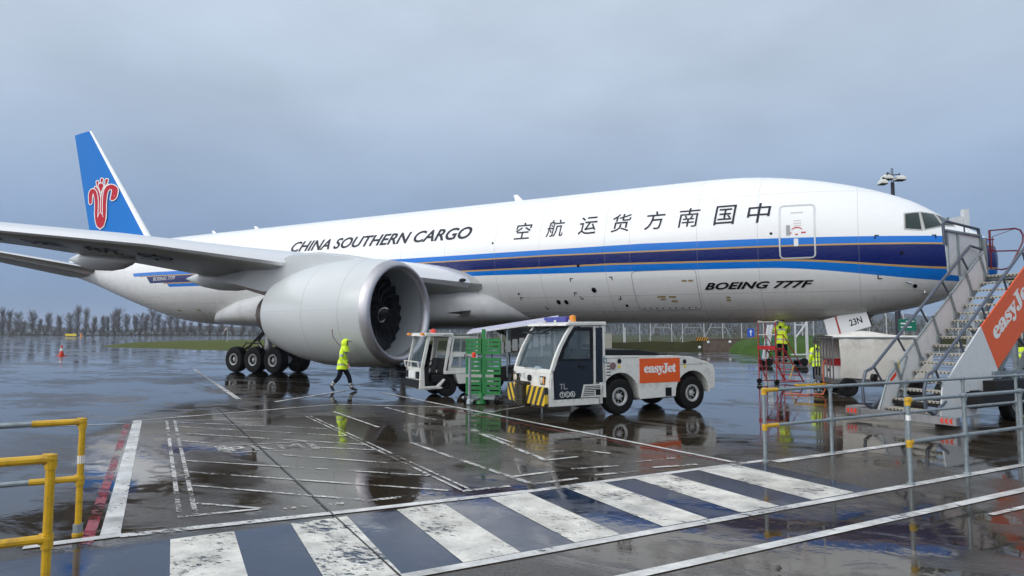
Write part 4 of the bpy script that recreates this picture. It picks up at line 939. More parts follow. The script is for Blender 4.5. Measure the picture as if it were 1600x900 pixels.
# side details: orange board, holes, slots, red horn, stickers
m = MB(); m.box(.60, 1.93, N_-.008, N_+.01, .76, 1.38); pn = m.build('advert_board', 'orange', tug)
put_text('lettering', pn, 'plainwhite', lambda u, v: (.74+u, N_-.011, .95+v), math_bold('easyJet'), 1.06, .30, 0, .022, .9)
for x0, z0 in ((-.03, 1.33), (2.10, 1.28)):
    m = MB(); m.lathe([(N_-.012, .058), (N_-.006, .062), (N_+.02, .05)], (x0, 0, z0), 'y', 18); m.build('flank_socket', 'black', tug)
    m = MB(); m.box(x0-.03, x0+.03, N_-.008, N_, z0-.17, z0-.09); m.build('sticker', 'ysign', tug)
m = MB(); m.lathe([(N_-.03, .085), (N_-.02, .09), (N_+.02, .06)], (-.24, 0, 1.22), 'y', 18); m.build('horn', M('horn_disc', (.20, .12, .115), .4), tug)
for k in range(5): m = MB(); m.box(-.42, -.30, N_-.006, N_, .98+.075*k, 1.005+.075*k); m.build('vent_slot', 'black', tug)
m = MB(); m.tube([(-.47+.055*math.cos(2*math.pi*i/16), N_-.006, 1.36+.055*math.sin(2*math.pi*i/16)) for i in range(16)], .008, 0, 5, True); m.build('filler_ring', 'teal', tug)
m = MB(); m.box(1.44, 1.64, N_-.006, N_, .40, .62); m.build('step_recess', 'black', tug)
for z in (.66, .76, .86): m = MB(); m.cyl((3.17, N_+.05, z), (3.195, N_+.05, z), .03); m.build('rear_lamp', 'lampred', tug)
for dx, r in ((0, .45), (2.38, .44)):
    for sd in (-1, 1): wheel('wheel', tug, (dx, sd*.76, r), r, .32, .225, 'y', sd)
for z0_, z1_, x0_ in ((.34, 1.46, -.655),): m = MB(); m.box(x0_, x0_+.012, N_-.004, N_, z0_, z1_); m.build('seam', 'black', tug)
for x0_, x1_, z_ in ((-.6, .58, 1.405), (1.96, 2.9, 1.20)): m = MB(); m.box(x0_, x1_, N_-.003, N_, z_, z_+.008); m.build('seam', 'dark', tug)
# light bar
lb = thing('light_bar', None, None); lb.parent = roof; 
bpy.data.objects.remove(lb)
m = MB(); m.prism([(-1.32, 2.31), (-1.12, 2.31), (-1.14, 2.44), (-1.30, 2.44)], -.45, .60); m.build('light_bar', 'lampblue', roof, bevel=.02)
m = MB(); m.lathe([(2.31, .085), (2.45, .08), (2.47, .02)], (-1.20, -.62, 0), 'z', 16); m.build('beacon', 'lampor', roof)
for yy in (N_+.06, -.2, .3): m = MB(); m.cyl((-1.45, yy, 2.29), (-1.45, yy, 2.35), .03); m.build('roof_stud', 'white', roof)

# ------------------------------------------------------------------ small baggage tractor behind it
bt = thing('baggage_tractor', 'small old white baggage tractor with open sided cab under the jet engine', 'baggage tractor', G(-19.57, 7.88), GANG)
n0, f0 = -.69, .69
m = MB(); m.prism([(-.02, .27), (.18, .25), (.14, .95), (.02, .92)], n0, f0); m.prism([(.14, .25), (.62, .27), (.86, .55), (.80, .58), (.56, .36), (.14, .36)], n0, n0+.10); m.prism([(.14, .25), (.62, .27), (.86, .55), (.80, .58), (.56, .36), (.14, .36)], f0-.10, f0); m.prism([(.1, .25), (.75, .27), (.75, .33), (.1, .33)], n0, f0); body = m.build('body', 'white', bt, bevel=.02)
m = MB(); m.box(-.05, -.01, n0+.06, f0-.06, .30, .56); m.build('bumper', 'seat', body)
m = MB(); m.box(-.04, -.015, -.30, .30, .60, .82); m.build('number_board', 'plainwhite', body)
for y in (-.5, .5): m = MB(); m.box(-.03, .0, y-.11, y+.11, .60, .82); m.build('headlight', 'black', body)
put_text('lettering', body, 'ink', lambda u, v: (-.03, .60-u, .84+v), '410', .2, .07, 0, .01)
for i, z in enumerate((.95,)):
    m = MB(); m.tube([(-.02, n0+.05, .92), (-.06, n0+.05, 1.12), (-.06, f0-.05, 1.12), (-.02, f0-.05, .92)], .022); m.tube([(-.05, 0, .92), (-.06, 0, 1.12)], .02); m.build('guard_rail', 'white', body)
for y0, y1 in ((n0, n0+.07), (f0-.07, f0)):
    m = MB(); m.prism([(.02, .9), (.12, .9), (.34, 1.93), (.25, 1.93)], y0, y1); m.build('front_pillar', 'white', bt)
    m = MB(); m.prism([(.80, .80), (.86, .80), (1.06, 1.85), (.98, 1.93)], y0, y1); m.build('rear_pillar', 'white', bt)
flat_poly('windscreen', 'glass', bt, [(.06, n0+.07, .92), (.06, f0-.07, .92), (.29, f0-.07, 1.9), (.29, n0+.07, 1.9)])
m = MB(); m.prism([(.12, 1.92), (1.12, 1.92), (1.10, 2.02), (.2, 2.03)], n0-.02, f0+.02); rf = m.build('roof', 'white', bt, bevel=.02)
put_text('lettering', rf, 'ink', lambda u, v: (.74+u, n0-.023, 1.94+v), 'HARLAN', .28, .045, 0, .0)
for y in (n0+.05, f0-.05): m = MB(); m.lathe([(1.95, .07), (2.02, .065), (2.03, .02)], (.08, y, 0), 'z', 12); m.build('marker_lamp', 'lampor', rf)
m = MB(); m.lathe([(2.03, .09), (2.14, .08), (2.16, .02)], (.72, .1, 0), 'z', 14); m.build('beacon', 'lampred', rf)
m = MB(); m.box(.42, .95, n0+.08, -.02, .48, .70); m.prism([(.78, .68), (.98, .68), (1.02, 1.2), (.88, 1.2)], n0+.1, -.04); m.box(.42, .95, .08, f0-.08, .48, .70); m.prism([(.78, .68), (.98, .68), (1.02, 1.2), (.88, 1.2)], .08, f0-.1); m.build('seat', 'seat', bt, bevel=.03)
m = MB(); m.prism([(.12, .35), (.3, .35), (.3, .95), (.12, 1.0)], n0+.08, f0-.08); m.build('dashboard', 'dark', bt)
m = MB(); m.tube([(.48+.06*math.cos(a), -.3+.17*math.cos(a+1.57), 1.02+.15*math.sin(a)) for a in [2*math.pi*i/16 for i in range(16)]], .016, 0, 6, True); m.tube([(.5, -.3, 1.0), (.28, -.3, .8)], .025); m.build('steering_wheel', 'black', bt)
# rear body with framed windows
m = MB(); m.prism([(.82, .72), (2.55, .72), (2.55, .80), (.82, .82)], n0-.01, f0+.01); m.prism([(1.32, .40), (2.55, .42), (2.55, .72), (1.18, .72)], n0, f0); m.build('bed', 'white', bt, bevel=.015)
for y0, y1 in ((n0, n0+.05), (f0-.05, f0)):
    m = MB(); o_ = [(.93, .82), (1.95, .82), (1.98, 1.90), (1.10, 1.90)]
    def fr_(P, w):
        cx = sum(p[0] for p in P)/4; cz = sum(p[1] for p in P)/4; Q = [(p[0]+math.copysign(w, cx-p[0]), p[1]+math.copysign(w, cz-p[1])) for p in P]
        for i in range(4):
            j = (i+1) % 4; m.hexa([(P[i][0], y0, P[i][1]), (P[j][0], y0, P[j][1]), (Q[j][0], y0, Q[j][1]), (Q[i][0], y0, Q[i][1])], [(P[i][0], y1, P[i][1]), (P[j][0], y1, P[j][1]), (Q[j][0], y1, Q[j][1]), (Q[i][0], y1, Q[i][1])])
        return Q
    q1 = fr_([(1.02, 1.36), (1.96, 1.36), (1.98, 1.90), (1.10, 1.90)], .05); q2 = fr_([(.93, .82), (1.95, .82), (1.96, 1.36), (1.02, 1.36)], .09); pf = m.build('rear_frame', 'white', bt)
    for q in (q1, q2): flat_poly('pane', 'glass', pf, [(p[0], (y0+y1)/2, p[1]) for p in q])
m = MB(); m.box(1.05, 1.98, n0, f0, 1.86, 1.91); m.build('rear_roof', 'white', bt)
m = MB(); m.box(.2, 2.4, -.42, .42, .3, .7); m.build('chassis', 'dark', bt)
for dx in (.95, 2.1):
    for sd in (-1, 1): wheel('wheel', bt, (dx, sd*.52, .33), .33, .22, .15, 'y', sd, 'rubber', 'dark')

FD = math.atan2(FWD.y, FWD.x)
# ------------------------------------------------------------------ green slatted rack on a trolley
rk = thing('slatted_rack', 'green upright rack with three pairs of slatted panels on a grey trolley', 'rack', G(-18.36, 5.12), FD-R(12))
m = MB(); m.box(-.035, .035, -.05, .05, .22, 2.14); m.build('post', 'green', rk, bevel=.006)
for z0, z1 in ((1.46, 1.82), (.87, 1.26), (.30, .70)):
    for s_ in (1, -1):
        m = MB(); ya, yb = (.06, .52) if s_ == 1 else (-.52, -.06); 
        m.box(-.06, .0, ya if s_ == 1 else ya, ya+.05, z0-.01, z1+.01); m.box(-.06, .0, yb-.05, yb, z0-.01, z1+.01)
        for k in range(4): z = z0+(z1-z0)*(k/3.0); m.box(-.075, .0, ya, yb, z-.042, z+.042)
        pn = m.build('slatted_panel', 'green', rk)
        m = MB()
        for k in range(3): z = z0+(z1-z0)*((k+.5)/3.0)+.03; m.box(-.062, -.035, ya+.05, yb-.05, z-.012, z+.012)
        m.build('steel_edge', 'galv', pn)
m = MB(); m.box(-.35, .5, -.45, .45, .14, .22); m.tube([(-.3, -.5, .17), (-.3, .55, .17)], .045); m.tube([(.4, -.4, .17), (.4, .4, .17)], .045); m.tube([(-.3, 0, .17), (-.9, .1, .16)], .04); m.build('trolley_frame', 'galv', rk)
for x_, y_ in ((-.25, -.45), (-.25, .45), (.45, 0)): m = MB(); m.lathe([(-.04, .13), (.04, .13)], (x_, y_, .13), 'y', 16); m.build('castor', 'rubber', rk)
m = MB(); m.lathe([(.0, .16), (.14, .10), (.3, .06)], (-.3, 0, .02), 'z', 16); m.build('foot', 'green', rk)
m = MB(); m.tube([(-.5, .28, .02), (-.5, .28, .9), (-.5, .28, 1.33)], [.05, .045, .03]); m.lathe([(0, .1), (.1, .09), (.16, .05)], (-.5, .28, .02), 'z', 12); jp = m.build('jack_post', 'galv', rk)
m = MB(); m.lathe([(1.33, .06), (1.45, .06), (1.48, .03)], (-.42, .18, 0), 'z', 12); m.build('red_lamp', 'lampred', jp)
m = MB(); m.tube([(-.5, .3, 1.33), (-.5, .42, 1.42), (-.5, .45, 1.3)], .012); m.build('hook', 'black', jp)

# ------------------------------------------------------------------ belt loader with striped canopy
p0 = at_depth(790, 600, 23.0); p0.z = 0
bl = thing('belt_loader', 'belt loader under a sloping white and violet striped canopy behind the tug', 'belt loader', p0, YAW*0+R(26))
def canopy_mat():
    m, t, b, x = mat_nodes('striped_canopy'); tcn = t.nodes.new('ShaderNodeTexCoord'); sp = t.nodes.new('ShaderNodeSeparateXYZ'); t.links.new(tcn.outputs['Object'], sp.inputs[0])
    q = x.m('FRACT', x.m('MULTIPLY', sp.outputs[1], 2.2)); t.links.new(x.mix(x.m('GREATER_THAN', q, .5), (.66, .66, .68), (.30, .29, .50)), b.inputs['Base Color']); b.inputs['Roughness'].default_value = .5; return m
MT['canopy'] = canopy_mat()
m = MB(); m.hexa([(-1.3, -.85, 1.98), (1.9, -.85, 2.42), (1.9, .75, 2.62), (-1.3, .75, 2.12)], [(-1.3, -.85, 2.03), (1.9, -.85, 2.47), (1.9, .75, 2.67), (-1.3, .75, 2.17)]); m.build('canopy', 'canopy', bl)
for x_ in (-1.2, -.55, .1, 1.3):
    for y_ in (-.68, .68):
        zt = 2.0+(x_+1.3)*.137+(.1 if y_ > 0 else 0); m = MB(); m.tube([(x_, y_, .5), (x_, y_, zt)], .03); m.build('canopy_post', 'galv', bl)
for z_ in (.55, 1.25):
    m = MB(); m.hexa([(-1.3, -.62, z_), (2.4, -.62, z_+.55), (2.4, .62, z_+.55), (-1.3, .62, z_)], [(-1.3, -.62, z_+.09), (2.4, -.62, z_+.64), (2.4, .62, z_+.64), (-1.3, .62, z_+.09)]); m.build('conveyor' if z_ < 1 else 'side_rail', 'dark' if z_ < 1 else 'galv', bl)
m = MB(); m.box(-.9, 2.3, -.64, .64, .35, .75); m.build('chassis', 'dark', bl)
m = MB()
for k in range(9): m.box(-.2+.24*k, -.02+.24*k, -.72, -.70, 1.32+.045*k, 1.72+.045*k)
m.build('slatted_screen', M('screen_grey', (.22, .23, .23), .5), bl)
for x_ in (-.4, 1.9):
    for s_ in (-1, 1): wheel('wheel', bl, (x_, s_*.6, .3), .3, .2, .15, 'y', s_)

# ------------------------------------------------------------------ passenger stairs
st = thing('passenger_stairs', 'mobile aluminium passenger stairs with orange side panel parked before the aircraft nose', 'passenger stairs', G(-11.6, -2.5), GANG)
SL = .711
W_ = 1.32
def zt_(a): return .28+SL*a         # tread line, a measured from the bottom tread
def slab(m, a0, a1, up0, dn0, y0, y1, mi=0):
    """board following the flight; up and dn measured vertically from the tread line"""
    return m.prism([(a0, zt_(a0)-dn0), (a1, zt_(a1)-dn0), (a1, zt_(a1)+up0), (a0, zt_(a0)+up0)], y0, y1, mi)
NS = 16
for k in range(NS+1):
    a = .05+4.6*k/NS; z = zt_(a)
    m = MB(); m.box(a-.03, a+.25, -W_+.05, -.05, z-.035, z)
    tr = m.build('tread', 'tread', st)
    m = MB(); m.box(a-.045, a-.03, -W_+.05, -.05, z-.055, z+.002); nz = m.build('nosing', 'tread', tr)
    m = MB()
    for j in range(14): y = -W_+.10+j*.085; m.box(a-.048, a-.045, y, y+.035, z-.05, z-.02)
    o = m.build('grip_hole', 'dark', tr)
m = MB(); m.prism([(-.28, .10), (.2, .28+.70), (4.62, zt_(4.62)+.66), (4.75, zt_(4.7)+.1), (4.75, zt_(4.7)-.12), (.10, .13)], -.03, 0); lp = m.build('side_panel', 'alu', st)
m = MB(); m.tube([(.2, -.02, .99), (4.62, -.02, zt_(4.62)+.67)], .028, 0, 6); m.tube([(-.25, -.02, .1), (.2, -.02, .99)], .025, 0, 6); m.build('panel_edge', 'galv', lp)
for a in (.55, 1.35, 2.15, 2.95, 3.75, 4.45):
    m = MB(); m.bar((a+.18, -.05, zt_(a+.18)-.02), (a-.08, -.05, zt_(a-.08)+.72), .05, .05); m.box(a+.08, a+.26, -.07, -.03, zt_(a+.1)-.05, zt_(a+.1)+.13); m.build('stanchion', 'galv', lp)
m = MB(); m.bar((.35, -.045, .30), (.95, -.045, 1.48), .04, .03); m.build('brace', 'galv', lp)
flat_poly('warning_label', 'lampred', lp, [(.28, -.034, .85), (.52, -.034, 1.02), (.52, -.034, 1.12), (.28, -.034, .95)]); flat_poly('warning_label', 'ysign', lp, [(.56, -.034, 1.08), (.66, -.034, 1.14), (.66, -.034, 1.38), (.56, -.034, 1.32)])
# right flank: deep board below the handrail, lower part bare, upper part orange
yR = -W_
m = MB(); m.prism([(-.1, .16), (.02, .86), (1.65, zt_(1.65)+.72), (2.28, zt_(2.28)-.72), (1.2, .20)], yR-.03, yR); rp = m.build('side_panel', 'alu', st)
m = MB(); m.prism([(1.65, zt_(1.65)+.72), (2.28, zt_(2.28)-.70), (5.4, zt_(5.4)-.70), (5.4, zt_(5.4)+.72)], yR-.03, yR); op = m.build('advert_panel', 'orange', st)
SA = math.atan(SL)
put_text('lettering', op, 'plainwhite', lambda u, v: (2.32+u*math.cos(SA)-v*math.sin(SA), yR-.034, zt_(2.32)+.02-.20+u*math.sin(SA)+v*math.cos(SA)), math_bold('easyJet'), 2.2, .52, 0, .022, .9)
m = MB(); m.tube([(.02, yR, .86), (5.4, yR, zt_(5.4)+.73)], .028, 0, 6); m.build('panel_edge', 'galv', rp)
for y_, s_ in ((.045, 1), (yR-.02, -1)):
    m = MB(); pts = [(.12, y_, .55), (-.35, y_, .30), (-.62, y_, .42), (-.66, y_, .80), (-.52, y_, 1.14), (-.25, y_, zt_(-.25)+1.12), (4.12, y_, zt_(4.12)+1.16), (4.65, y_, zt_(4.12)+1.10)]
    m.tube(pts, .034, 0, 8); hr = m.build('handrail', 'railpaint', st)
    for a in (-.2, .75, 1.75, 2.75, 3.7):
        m = MB(); m.bar((a, y_, zt_(a)+1.1), (a+.22, y_-.03*s_, zt_(a+.22)+.62), .04, .03); m.build('baluster', 'railpaint', hr)
m = MB(); m.lathe([(0, .09), (.08, .09)], (-.1, .08, .98), 'y', 14); m.build('side_lamp', 'black', st)
# upper landing: platform, outer screens, gates
zt4 = zt_(4.65)
m = MB(); m.box(4.7, 6.2, -W_-.1, .1, zt4-.12, zt4); m.build('landing', 'galv', st)
for y_, s_ in ((.16, 1),):
    m = MB(); m.prism([(3.28, zt4-.02), (4.85, zt4-.05), (4.85, zt4+1.12), (3.16, zt4+1.16)], min(y_, y_+.03*s_), max(y_, y_+.03*s_)); sc = m.build('landing_screen', 'alu', st)
    m = MB()
    for a in (3.22, 3.72, 4.8): m.bar((a, y_-.02*s_, zt4-.05), (a, y_-.02*s_, zt4+1.14), .05, .04)
    m.bar((3.14, y_-.02*s_, zt4+1.15), (4.87, y_-.02*s_, zt4+1.11), .07, .05); m.build('screen_frame', 'galv', sc)
    m = MB(); m.tube([(3.14, y_, zt4+.75), (3.10, y_, zt4+1.32), (3.2, y_, zt4+1.40), (4.78, y_, zt4+1.30), (4.86, y_, zt4+.95)], .036); m.tube([(4.1, y_, zt4+1.14), (4.1, y_, zt4+1.34)], .02); m.build('screen_rail', 'railpaint', sc)
m = MB(); m.box(4.2, 4.7, -.02, .4, zt4-.16, zt4+.08); m.box(4.86, 4.92, .02, .22, zt4-.1, zt4+1.05); m.build('slide_unit', 'galv', st)
def gate(a0, y0, dr):
    d = Vector((math.cos(dr), math.sin(dr), 0)); P = lambda u, z: Vector((a0, y0, zt4+z))+d*u
    m = MB(); m.tube([P(0, .2), P(0, 1.25), P(.62, 1.29), P(.74, 1.24), P(.80, 1.10), P(.78, .9), P(.48, .28), P(.38, .2), P(.25, .17)], .022, 0, 7, True); m.tube([P(0, .68), P(.64, .68)], .02); m.tube([P(.06, 1.08), P(.58, 1.27)], .008); m.tube([P(.06, 1.08), P(.06, .75)], .014)
    for z in (.72, 1.0): m.tube([P(-.1, z), P(.1, z)], .018)
    return m.build('safety_gate', 'maroon', st)
gate(4.98, -.02, R(-40)); gate(4.98, -.98, R(-40))
# undercarriage
m = MB(); m.box(-.45, .02, -.62+.9, .28+.35, .12, .30); m.bar((-.42, .55, .2), (-.42, -W_-.55, .2), .12, .16); m.build('front_beam', 'dull_metal', st)
for y0, y1 in ((.25, .6), (-W_-.55, -W_-.2)):
    m = MB(); m.box(-.5, -.485, y0, y1, .14, .27); mp_ = m.build('marker_board', 'dull_metal', st)
    for j in range(3): yy = y0+.06+.09*j; flat_poly('chevron', 'lampred', mp_, [(-.503, yy, .15), (-.503, yy+.05, .15), (-.503, yy+.08, .205), (-.503, yy+.05, .26), (-.503, yy, .26), (-.503, yy+.03, .205)])
m = MB(); m.box(.3, 6.2, -W_+.05, -.05, .38, .52); m.box(.9, 6.4, -W_-.35, -W_+.02, .40, .72); m.box(1.6, 4.2, -W_-.3, -W_+.05, .72, .95); m.build('chassis', 'dark', st)
m = MB()
for y_ in (-.2, -W_+.2):
    m.bar((3.2, y_, .5), (5.6, y_, 3.3), .09, .09); m.bar((5.6, y_, .5), (5.6, y_, 3.5), .1, .1); m.bar((3.4, y_, 2.2), (5.6, y_, .6), .07, .07); m.bar((2.2, y_, .5), (4.6, y_, 3.0), .09, .09)
m.bar((2.0, -W_-.05, 1.1), (5.8, -W_-.05, 1.1), .07, .09); m.bar((3.3, -W_-.05, .9), (5.2, -W_-.05, 2.6), .06, .06); m.bar((3.6, -W_-.05, 2.3), (5.6, -W_-.05, .8), .06, .06)
m.build('support_frame', 'galv', st)
m = MB(); m.box(1.0, 1.32, -W_-.12, -W_-.06, .35, .75); m.build('mudflap', 'seat', st)
for x_ in (2.62, 5.6):
    for y_, s_ in ((-W_-.12, -1), (.0, 1)): wheel('wheel', st, (x_, y_, .42), .42, .24, .22, 'y', s_)

# ------------------------------------------------------------------ pipe railings
def railing(label, a0, b0, ends, yellow_len, fitting='yellow', posts=(), h=1.13, mid=.57, mat='galv', dirn=1):
    r = thing('pipe_railing', label, 'railing', G(a0, -b0), GANG)
    L = ends
    for q in posts:
        m = MB(); m.tube([(q, 0, 0), (q, 0, h)], .030, 0, 10); m.lathe([(0, .05), (.03, .05), (.04, .036)], (q, 0, 0), 'z', 12); p = m.build('post', 'yellow' if q == posts[0] and fitting == 'yellowpost' else mat, r)
        for z in (mid, h): m = MB(); m.tube([(q-(.05 if q != posts[0] or dirn < 0 else .0), 0, z), (q+(.05 if q != posts[0] or dirn > 0 else .0), 0, z)], .041, 0, 10); m.ball((q, 0, z), .042, 0, 10); m.tube([(q, 0, z-.07), (q, 0, z+.03)], .039, 0, 10); m.build('clamp', 'yellow' if q == posts[0] else mat, p)
    for z in (mid, h):
        x0 = dirn*yellow_len; m = MB(); m.tube([(0, 0, z), (x0, 0, z)], .032, 0, 10); m.build('end_sleeve', 'yellow', r)
        m = MB(); m.tube([(x0, 0, z), (L, 0, z)], .027, 0, 10); m.build('rail', mat, r)
    return r
ra = railing('grey pipe railing with yellow end standing nearest the passenger stairs', -18.07, 4.72, 9.4, .30, 'yellow', (0, 1.6, 3.7, 5.6, 7.6, 9.3))
rb = railing('grey pipe railing with yellow elbow at the outer edge of the crossing walkway', -17.55, 6.68, 9.0, .06, 'yellow', (0, 1.35, 2.9, 4.5, 6.2, 7.9))
m = MB(); m.tube([(-.001, 0, .86), (-.001, 0, .93)], .0315); m.build('sticker', 'plainwhite', rb)
rc = railing('yellow ended pipe railing on the left with white band on its post', -27.19, 4.08, -4.0, .42, 'yellowpost', (0, -2, -4), h=1.14, mid=.57, dirn=-1)
m = MB(); m.tube([(0, 0, .72), (0, 0, .80)], .0315); m.build('sticker', 'plainwhite', rc)
m = MB(); m.tube([(0, 0, 0), (0, 0, .12)], .045); m.build('foot_socket', 'galv', rc)
rd = railing('nearest yellow pipe railing at the bottom left corner', -27.15, 6.30, -3.0, 2.9, 'yellowpost', (0, -1.9), h=1.14, mid=.58, dirn=-1)

# ------------------------------------------------------------------ people
def person(label, loc, rotz, J, top='jacket', group=None, scale=1.0):
    """one continuous skinned body; J gives joints in metres, x forward, y left, z up"""
    V, E, RD, NM = [], [], [], []
    idx = {}
    def v(n, p, rx, ry=None): idx[n] = len(V); V.append(p); RD.append((rx, ry or rx)); NM.append(n); return n
    def e(a, b): E.append((idx[a], idx[b]))
    P = J
    v('pelvis', P['pelvis'], .165, .135); v('waist', P['waist'], .18, .155); v('chest', P['chest'], .215, .165); v('neckb', P['neckb'], .10, .09); v('neck', P['neck'], .06); v('jaw', P['jaw'], .075, .085); v('skull', P['skull'], .085, .10); v('crown', P['crown'], .06, .07)
    for a, b in (('pelvis', 'waist'), ('waist', 'chest'), ('chest', 'neckb'), ('neckb', 'neck'), ('neck', 'jaw'), ('jaw', 'skull'), ('skull', 'crown')): e(a, b)
    for s, sg in (('l', 1), ('r', -1)):
        v('hip'+s, P['hip'+s], .115); v('knee'+s, P['knee'+s], .082); v('calf'+s, tuple(.62*a+.38*b for a, b in zip(P['knee'+s], P['ankle'+s])), .082); v('ankle'+s, P['ankle'+s], .062); v('heel'+s, P['heel'+s], .048); v('ball'+s, P['ball'+s], .05); v('toe'+s, P['toe'+s], .035)
        e('pelvis', 'hip'+s); e('hip'+s, 'knee'+s); e('knee'+s, 'calf'+s); e('calf'+s, 'ankle'+s); e('ankle'+s, 'heel'+s); e('ankle'+s, 'ball'+s); e('ball'+s, 'toe'+s)
        v('sh'+s, P['sh'+s], .095); v('elb'+s, P['elb'+s], .075); v('wr'+s, P['wr'+s], .045); e('chest', 'sh'+s); e('sh'+s, 'elb'+s); e('elb'+s, 'wr'+s)
        w = Vector(P['wr'+s]); d = (w-Vector(P['elb'+s])).normalized(); side = Vector((1, 0, 0)); side = (side-d*side.dot(d)).normalized(); nrm = d.cross(side)*sg
        v('palm'+s, tuple(w+d*.06), .032, .02); e('wr'+s, 'palm'+s)
        for k in range(4):
            o = side*(.027-.018*k); L = (.075, .085, .08, .062)[k]; a = w+d*.10+o
            v(f'f{k}a'+s, tuple(a), .011); v(f'f{k}b'+s, tuple(a+d*L*.55-nrm*.012), .010); v(f'f{k}c'+s, tuple(a+d*L*.85-nrm*.038), .009)
            e('palm'+s, f'f{k}a'+s); e(f'f{k}a'+s, f'f{k}b'+s); e(f'f{k}b'+s, f'f{k}c'+s)
        a = w+d*.035+side*.036; v('tha'+s, tuple(a), .013); v('thb'+s, tuple(a+d*.035+side*.02-nrm*.012), .011); v('thc'+s, tuple(a+d*.065+side*.016-nrm*.022), .010)
        e('palm'+s, 'tha'+s); e('tha'+s, 'thb'+s); e('thb'+s, 'thc'+s)
    hf = Vector(P['face']) if 'face' in P else Vector((1, 0, 0))
    sk = Vector(P['skull']); jw = Vector(P['jaw'])
    v('nose', tuple(sk*.55+jw*.45+hf*.10), .016); e('jaw', 'nose')
    me = bpy.data.meshes.new('p'); me.from_pydata([Vector(p)*scale for p in V], E, []); ob = bpy.data.objects.new('p', me); COL.objects.link(ob)
    md = ob.modifiers.new('s', 'SKIN'); md.use_smooth_shade = True; md.branch_smoothing = .4
    for i, sv in enumerate(me.skin_vertices[0].data): sv.radius = (RD[i][0]*scale, RD[i][1]*scale); sv.use_root = (i == 0)
    sb = ob.modifiers.new('ss', 'SUBSURF'); sb.levels = 2; sb.render_levels = 2
    dg = bpy.context.evaluated_depsgraph_get(); bme = bpy.data.meshes.new_from_object(ob.evaluated_get(dg)); bpy.data.objects.remove(ob); bpy.data.meshes.remove(me)
    mats = ['hivis', 'navy', 'boot', 'skin', 'reflect', 'hair']
    bme.materials.clear()
    for q in mats: bme.materials.append(MT[q])
    seg = [(NM[a], NM[b], Vector(V[a])*scale, Vector(V[b])*scale, min(RD[a][0], RD[b][0])*scale) for a, b in E]
    def cls(n):
        if n[0] == 'f' and n[1].isdigit() or n[:2] == 'th' or n[:4] == 'palm': return 3
        if n in ('neck', 'jaw', 'skull', 'crown', 'nose'): return 3
        if n[:3] == 'hip' or n[:4] in ('knee', 'calf'): return 1
        if n[:5] == 'ankle': return 2
        if n[:4] in ('heel', 'ball') or n[:3] == 'toe': return 2
        return 0
    for f in bme.polygons:
        c = f.center; best = None
        for na, nb, a, b, r_ in seg:
            ab = b-a; t = max(0, min(1, (c-a).dot(ab)/max(ab.length_squared, 1e-9))); dd = (c-(a+ab*t)).length-r_
            if best is None or dd < best[0]: best = (dd, na, nb, t)
        _, na, nb, t = best; k = cls(nb if nb[:3] not in ('wrl', 'wrr') else 'waist')
        if na[:3] == 'elb': k = 4 if .12 < t < .32 else 0
        if na[:2] == 'sh' and nb[:3] == 'elb': k = 4 if .55 < t < .75 else 0
        if nb == 'chest' and .72 < t < .98: k = 4
        if nb == 'waist' and .3 < t < .65: k = 4
        if na[:4] == 'calf': k = 4 if (.30 < t < .52 or .66 < t < .86) else (1 if t < .9 else 2)
        if nb[:3] == 'hip': k = 1
        if na == 'wr'+na[-1] and nb[:4] == 'palm' and t < .1: k = 0
        f.material_index = k
    body = bpy.data.objects.new('person', bme); COL.objects.link(body); body.location = loc; body.rotation_euler.z = rotz
    tag(body, label, 'person', group)
    # jacket hem over the hips
    pv, ws = Vector(P['pelvis']), Vector(P['waist']); ax = (ws-pv).normalized(); m = MB(); rings = []
    for k, (t, wx, wy) in enumerate(((-.17, .175, .225), (-.16, .19, .235), (-.02, .185, .225), (.14, .165, .205), (.22, .12, .16))):
        c = (pv+ax*t)*scale; rings.append([c+Vector((wx*math.cos(a), wy*math.sin(a), .012*math.sin(3*a)))*scale for a in [2*math.pi*i/24 for i in range(24)]])
    m.loft(rings[1:], 0, False, False, True); m.loft(rings[:2], 0, True, False, True)
    rb_ = [r for r in rings[1:3]]; 
    jk = m.build('jacket_hem', 'hivis', body, ang=70)
    m = MB(); b0 = [p+(p-(pv+ax*.03)*scale).normalized()*.006 for p in rings[2]]; b1 = [p+ax*.055 for p in b0]; m.loft([b0, b1], 0, False, False, True); m.build('reflective_band', 'reflect', jk)
    # eyes
    up_ = (Vector(P['crown'])-jw).normalized(); lf = up_.cross(hf).normalized()
    for sg in (-1, 1): m = MB(); m.ball((sk+hf*.088-up_*.005+lf*.034*sg)*scale, .012, 0, 8); m.build('eye', 'black', body)
    def cap(name, mat, r, cut, hl=0):
        mm = bmesh.new(); bmesh.ops.create_uvsphere(mm, u_segments=24, v_segments=16, radius=1)
        cen = sk*.8+jw*.2
        for q in mm.verts: q.co = Vector((q.co.x*r*1.08, q.co.y*r*.92, q.co.z*r*1.16))
        kill = [q for q in mm.verts if cut(q.co/r)]
        bmesh.ops.delete(mm, geom=kill, context='VERTS')
        rot = Vector((1, 0, 0)).rotation_difference(hf).to_matrix()
        for q in mm.verts: q.co = (rot @ q.co+cen)*scale
        bmesh.ops.solidify(mm, geom=mm.faces[:], thickness=.012)
        for q in mm.faces: q.smooth = True
        e_ = bpy.data.meshes.new(name); mm.to_mesh(e_); mm.free(); e_.materials.append(MT[mat]); o = bpy.data.objects.new(name, e_); COL.objects.link(o); o.parent = body; return o
